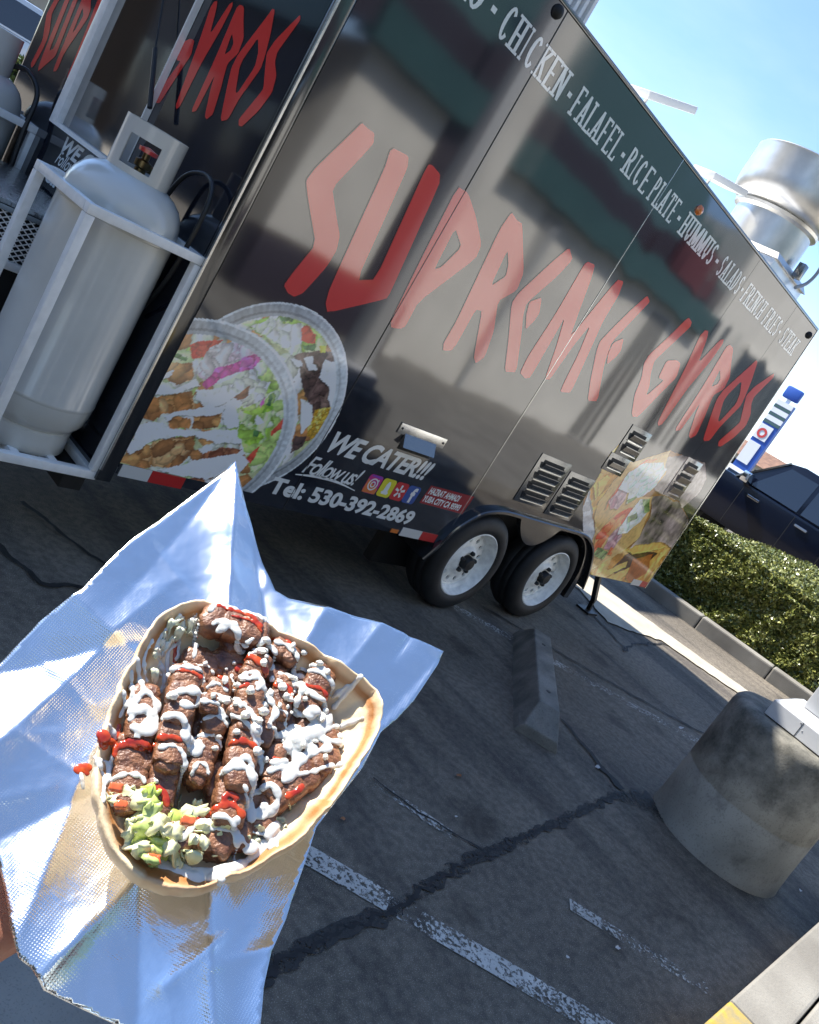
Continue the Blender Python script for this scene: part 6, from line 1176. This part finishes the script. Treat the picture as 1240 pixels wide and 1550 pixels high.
def pita_R(th):
    d = PO - pc; a = np.arctan2(d[:, 1], d[:, 0]); r = np.hypot(d[:, 0], d[:, 1]); i = np.argsort(a); a = a[i]; r = r[i]
    a = np.r_[a - 2 * np.pi, a, a + 2 * np.pi]; r = np.r_[r, r, r]; return np.interp(th, a, r)
def pita_top(q, th):
    rise = .026 + .010 * np.cos(th - .25) + .014 * np.cos(th - 3.0) * (np.cos(th - 3.0) > 0)
    return .004 + rise * np.clip(q, 0, 1) ** 2.6
def build_pita():
    nt_, nr = 200, 44; V = []; C_ = []; F = []
    ths = np.linspace(-np.pi, np.pi, nt_, endpoint=False)
    Rr = pita_R(ths); Rr = np.convolve(np.r_[Rr[-4:], Rr, Rr[:4]], np.ones(9) / 9, 'valid'); 
    prof = [(q, 0.) for q in np.linspace(.02, .955, nr)] + [(.975, .0012), (.99, .0005), (1.0, -.0020), (1.006, -.0060), (1.000, -.0095), (.975, -.0118)] + [(q, -.0118) for q in np.linspace(.93, .02, 16)]
    for j, (q, dz) in enumerate(prof):
        for i, th in enumerate(ths):
            w = 1 + .024 * mnoise.noise(Vector((math.cos(th) * 3.5, math.sin(th) * 3.5, 1))) + .014 * mnoise.noise(Vector((math.cos(th) * 16, math.sin(th) * 16, 5)))
            r = q * Rr[i] * w; x = pc[0] + r * math.cos(th); y = pc[1] + r * math.sin(th)
            z = float(pita_top(q, th)) + dz + .0022 * mnoise.noise(Vector((x * 60, y * 60, 0))) * q + .0045 * mnoise.noise(Vector((math.cos(th) * 5, math.sin(th) * 5, 9))) * q
            V.append((x, y, z))
            n1 = mnoise.noise(Vector((x * 120, y * 120, 2))) * .5 + .5; n2 = mnoise.noise(Vector((x * 40, y * 40, 7))) * .5 + .5; n3 = max(0, mnoise.noise(Vector((x * 75, y * 75, 17))) - .18) * 1.6
            base = Vector((.84, .67, .43)); toast = Vector((.42, .17, .045)); top = j < nr + 3
            g_ = math.exp(-((q - (.925 + .02 * (n2 - .5))) / (.030 if math.cos(th + 1.35) < .75 else .065)) ** 2) * (1.15 if top else .15)
            g_ *= .55 + .8 * n2; g_ += n3 * .5
            if not top: g_ += .5 * max(0, n1 - .55) * 2
            c = base.lerp(toast, max(0, min(1, g_))); c = c * (.90 + .2 * n1); C_.append(tuple(c))
    n = nt_
    for j in range(len(prof) - 1):
        for i in range(n): F.append((j * n + i, j * n + (i + 1) % n, (j + 1) * n + (i + 1) % n, (j + 1) * n + i))
    o = npobj('pita_bread', V, F, 'pita', gy, smooth=True, cols=np.array(C_)); return V, F
PV, PF = build_pita()
AV = list(PV); AF = list(PF)
def blobmesh(rings):  # not used
    pass
def chunk(a, b, r, h, seed):
    a = Vector((a[0], a[1], h)); b = Vector((b[0], b[1], h)); d = b - a; L_ = max(d.length, 1e-4); d.normalize(); n = d.cross(Vector((0, 0, 1))).normalized(); up = Vector((0, 0, 1))
    V = []; F = []; na, nr = 32, 40; half = L_ / 2 + r; c = (a + b) / 2; rs = random.Random(seed); off = Vector((rs.random() * 50, rs.random() * 50, 0)); tw = rs.uniform(-.25, .25)
    for j in range(nr + 1):
        t = -1 + 2 * j / nr; tt = math.copysign(abs(t) ** .85, t)
        q = max(0.0, 1 - abs(tt) ** 6) ** (1 / 3.2); x = half * tt
        for i in range(na):
            an = 2 * math.pi * i / na; ca, sa = math.cos(an), math.sin(an); e = (abs(ca) ** 4 + abs(sa) ** 4) ** (-1 / 4)
            p = c + d * x + n * (r * q * e * ca) + up * (r * .74 * q * e * sa)
            s = 1 + .10 * mnoise.noise(p * 70 + off) + .045 * mnoise.noise(p * 260 + off) + .02 * mnoise.noise(p * 800 + off) - .12 * max(0, math.sin(x * 520 + seed * 2 + 1.5 * mnoise.noise(p * 60 + off))) ** 6
            p = c + (p - c) * s + d * (.0012 * mnoise.noise(p * 400))
            V.append(p)
    for j in range(nr):
        for i in range(na): F.append((j * na + i, j * na + (i + 1) % na, (j + 1) * na + (i + 1) % na, (j + 1) * na + i))
    return V, F
for k, (a, b, w, h) in enumerate(MEAT):
    V, F = chunk(a, b, w * .90, h - .014, k); mb = MB(); mb.add(V, F)
    obj('meat_piece', mb, 'meat', gy, smooth=60); o_ = len(AV); AV += [tuple(v) for v in V]; AF += [tuple(o_ + i for i in f) for f in F]
# filler bed of chopped meat and salad under the big pieces
rs = random.Random(9)
for k in range(34):
    th = rs.uniform(-math.pi, math.pi); q = rs.random() ** .5 * .70; R0 = float(pita_R(th)); x = pc[0] + q * R0 * math.cos(th) - .002; y = pc[1] + q * R0 * math.sin(th) + .004; an = rs.uniform(0, 3.14); l = rs.uniform(.004, .010)
    V, F = chunk((x - l * math.cos(an), y - l * math.sin(an)), (x + l * math.cos(an), y + l * math.sin(an)), rs.uniform(.006, .010), .019 + rs.uniform(0, .006), 100 + k)
    mb = MB(); mb.add(V, F); obj('meat_crumb', mb, 'meat', gy, smooth=60); o_ = len(AV); AV += [tuple(v) for v in V]; AF += [tuple(o_ + i for i in f) for f in F]
# lettuce shreds
def shred(x, y, z, an, L_, w, curl, mat, name='lettuce_shred'):
    V = []; F = []; n = 12; d = Vector((math.cos(an), math.sin(an), 0)); nn = Vector((-d.y, d.x, 0)); ph = rs.random() * 6
    for i in range(n + 1):
        t = i / n - .5; p = Vector((x, y, z)) + d * (L_ * t) + nn * (curl * (t * t - .08) * L_) + Vector((0, 0, .0035 * math.sin(t * 7 + ph) + .002 * math.cos(t * 13 + ph)))
        ww = w * (1 - abs(2 * t) ** 3 * .6) * (1 + .25 * math.sin(t * 20 + ph))
        for s in (-1, -.4, .4, 1): V.append(p + nn * ww * s / 2 + Vector((0, 0, .0016 * math.sin(s * 3 + t * 11 + ph))))
    for i in range(n):
        for k in range(3): F.append((i * 4 + k, i * 4 + k + 1, i * 4 + 5 + k, i * 4 + 4 + k))
    mb = MB(); mb.add(V, F); o = obj(name, mb, mat, gy, smooth=80); s_ = o.modifiers.new('t', 'SOLIDIFY'); s_.thickness = .0009
    return V, F
for k, (x, y) in enumerate(LETT + LETT[:3]):
    x += rs.uniform(-.003, .003) + .005; y += rs.uniform(-.003, .003) + .004
    shred(x, y, .020 + rs.uniform(-.003, .010), rs.uniform(0, 3.14), rs.uniform(.016, .034), rs.uniform(.006, .011), rs.uniform(-.8, .8), 'lettuce_green' if rs.random() < .25 else 'lettuce_pale')
for k in range(26):
    th = rs.uniform(-math.pi, -.6); q = rs.uniform(.55, .80); R0 = float(pita_R(th)); x = pc[0] + q * R0 * math.cos(th); y = pc[1] + q * R0 * math.sin(th)
    shred(x, y, float(pita_top(q, th)) + .003 + rs.uniform(0, .004), th + 1.57 + rs.uniform(-.8, .8), rs.uniform(.010, .022), rs.uniform(.0025, .0045), rs.uniform(-1, 1), 'lettuce_pale')
for k, (x, y) in enumerate(WALL[1:8]):
    for q in range(1):
        x2 = x + rs.uniform(-.002, .002); y2 = y + rs.uniform(-.003, .003); th = math.atan2(y2 - pc[1], x2 - pc[0]); qq = math.hypot(x2 - pc[0], y2 - pc[1]) / float(pita_R(th))
        shred(x2, y2, float(pita_top(qq, th)) + .001, rs.uniform(1.0, 1.6), rs.uniform(.012, .020), rs.uniform(.003, .006), rs.uniform(-.6, .6), 'cabbage_white', 'cabbage_shred')
bvh = BVHTree.FromPolygons([Vector(v) for v in AV], AF)
def drop(x, y, up=.12):
    hit = bvh.ray_cast(Vector((x, y, up)), Vector((0, 0, -1)))
    return (hit[0].z, hit[1]) if hit[0] else (None, None)
ICO = {}
def ico(sub):
    if sub not in ICO:
        bm = bmesh.new(); bmesh.ops.create_icosphere(bm, subdivisions=sub, radius=1); ICO[sub] = ([v.co.copy() for v in bm.verts], [tuple(v.index for v in f.verts) for f in bm.faces]); bm.free()
    return ICO[sub]
def sauce_strokes(mb, strokes, flat, wobble, seed, base=.0):
    rs = random.Random(seed); IV, IF = ico(2)
    for pts, w, _ in strokes:
        P = cat([tuple(p) for p in pts], 5); L = [Vector((p[0], p[1])) for p in P]; D = []
        for i in range(len(L) - 1):
            n = max(1, int((L[i + 1] - L[i]).length / (w * .22)))
            for k in range(n): D.append(L[i].lerp(L[i + 1], k / n))
        D.append(L[-1]); ph = rs.random() * 20; zl = None
        for i, p in enumerate(D):
            ww = w * .5 * WK * (1 + wobble * mnoise.noise(Vector((i * .16 + ph, 0, 0))) * 1.6) * (.75 if i in (0, len(D) - 1) else 1)
            z, nn = drop(p.x, p.y)
            if z is None: z = float(foil_h(np.array([p.x]), np.array([p.y]))[0]); nn = Vector((0, 0, 1))
            if zl is not None and z < zl - .0025: z = max(z, zl - .0022)   # a drip sags but stays joined
            zl = z
            mb.add([(p.x + v.x * ww, p.y + v.y * ww, z + flat * ww * .35 + v.z * ww * flat) for v in IV], IF)
            if rs.random() < .05 and w > .003:   # little drips off the line
                for k in range(1, 4):
                    yy = p.y - k * ww * .6; z2, _n = drop(p.x, yy)
                    if z2 is not None and abs(z2 - z) < .006: w2 = ww * (.75 - .1 * k); mb.add([(p.x + v.x * w2, yy + v.y * w2, z2 + flat * w2 * .3 + v.z * w2 * flat) for v in IV], IF)
def remesh(o, vs_):
    m = o.modifiers.new('join', 'REMESH'); m.mode = 'VOXEL'; m.voxel_size = vs_; m.use_smooth_shade = True
    s = o.modifiers.new('soft', 'SMOOTH'); s.factor = .6; s.iterations = 4
    dg = bpy.context.evaluated_depsgraph_get(); me = bpy.data.meshes.new_from_object(o.evaluated_get(dg)); o.modifiers.clear(); old = o.data; o.data = me; me.name = o.name; bpy.data.meshes.remove(old)
    me.polygons.foreach_set('use_smooth', [True] * len(me.polygons))
WK = 1.45
mb = MB(); sauce_strokes(mb, [s for s in SAUCE if s[2] == 'w'], .34, .60, 3)
o = obj('white_sauce', mb, 'white_sauce', gy, smooth=0); remesh(o, .00052)
WK = 1.9
mb = MB(); sauce_strokes(mb, [s for s in SAUCE if s[2] == 'r'], .34, .45, 5); 
o = obj('red_sauce', mb, 'red_sauce', gy, smooth=0); remesh(o, .00052)
# crumbled white cheese and tomato bits
for k in range(75):
    if k < 60: x = rs.gauss(.012, .016); y = rs.gauss(.018, .022)
    else: x = rs.uniform(-.05, .06); y = rs.uniform(-.05, .07)
    z, nn = drop(x, y)
    if z is None: continue
    IV, IF = ico(2); s = rs.uniform(.0009, .0024); off = Vector((rs.random() * 30, 0, 0)); e = Vector((rs.uniform(.7, 1.3), rs.uniform(.7, 1.3), rs.uniform(.6, 1)))
    V = []
    for v in IV:
        q = v * (1 + .35 * mnoise.noise(v * 1.7 + off)); V.append((x + q.x * s * e.x, y + q.y * s * e.y, z + s * .8 + q.z * s * e.z))
    mb = MB(); mb.add(V, IF); obj('cheese_crumb', mb, 'feta', gy, smooth=50)
for (x, y) in [LETT[16], LETT[9], LETT[22], LETT[4]]:
    z, nn = drop(x, y); z = z or .01
    V, F = chunk((x - .001, y), (x + .001, y), .0022, z + .009, 7); mb = MB(); mb.add(V, F); obj('tomato_piece', mb, 'tomato_bit', gy, smooth=60)
# ---- hand that holds the foil
pm('skin', (.55, .28, .19), rough=.42, sss=.15, color2=(.46, .20, .13), vscale=50, bump=.0003, bscale=500, coat=.1)
pm('nail', (.66, .42, .36), rough=.25, coat=.4)
hd = fthing('person', 'hand gripping the left edge of the foil wrapper, only a sliver of skin in view', 'person')
def skin(name, V, E, R, levels=2):
    me = bpy.data.meshes.new(name); me.from_pydata(V, E, []); me.materials.append(MATS['skin']); o = link(name, me, hd)
    m = o.modifiers.new('skin', 'SKIN'); m.use_smooth_shade = True
    sv = me.skin_vertices[0].data
    for i, r in enumerate(R): sv[i].radius = r if isinstance(r, tuple) else (r, r)
    sv[0].use_root = True
    s = o.modifiers.new('sub', 'SUBSURF'); s.levels = levels; s.render_levels = levels
    return o
# palm under the foil (negative N), forearm going back towards the viewer at lower left
wr_ = Vector((-.158, -.135, -.040)); pm_ = Vector((-.113, -.085, -.043))
V = [tuple(wr_), tuple(pm_), (-.075, -.062, -.042), (-.20, -.185, -.020), (-.30, -.285, .0)]
E = [(0, 1), (1, 2), (0, 3), (3, 4)]; R = [(.027, .020), (.036, .015), (.034, .012), (.031, .025), (.040, .034)]
# fingers: rooted in the palm
def fing(root, dirv, lens, rad, bend):
    p = Vector(root); d = Vector(dirv).normalized(); i0 = len(V); V.append(tuple(p)); R.append(rad * 1.1); E.append((2, i0)); prev = i0; 
    ax = Vector(bend).normalized()
    for k, l in enumerate(lens):
        d = (d + ax * .16 * (k + 1)).normalized(); p = p + d * l; V.append(tuple(p)); R.append(rad * (1 - .10 * (k + 1))); E.append((prev, len(V) - 1)); prev = len(V) - 1
    return p
fing((-.062, -.082, -.043), (.9, .15, 0), (.036, .024, .019), .0088, (0, 0, .22))
fing((-.055, -.062, -.043), (.8, .5, 0), (.041, .027, .021), .0090, (0, 0, .22))
fing((-.058, -.042, -.043), (.62, .75, 0), (.038, .026, .020), .0087, (0, 0, .22))
fing((-.070, -.026, -.041), (.42, .92, 0), (.030, .020, .017), .0076, (0, 0, .22))
# thumb leaves the side of the palm, rises outside the foil edge and closes on it
tb = [(-.118, -.100, -.020), (-.112, -.088, -.004), (-.1035, -.0830, .008), (-.0985, -.0790, .013)]
prev = 1
for p, r in zip(tb, (.014, .0125, .0108, .0088)): V.append((p[0] - .011, p[1], p[2])); R.append(r); E.append((prev, len(V) - 1)); prev = len(V) - 1
skin('hand', V, E, R)
mb = MB(); mb.tube([(-.205, -.19, -.02), (-.30, -.285, .0), (-.42, -.40, .03)], [.042, .055, .062], 24, cap=False); pm('sleeve', (.05, .06, .09), rough=.9, bump=.001, bscale=300)
obj('sleeve', mb, 'sleeve', hd)
mb = MB(); IV, IF = ico(3); mb.add([(-.1075 + v.x * .0052, -.0785 + v.y * .0058, .0200 + v.z * .0018) for v in IV], IF); obj('thumbnail', mb, 'nail', hd)
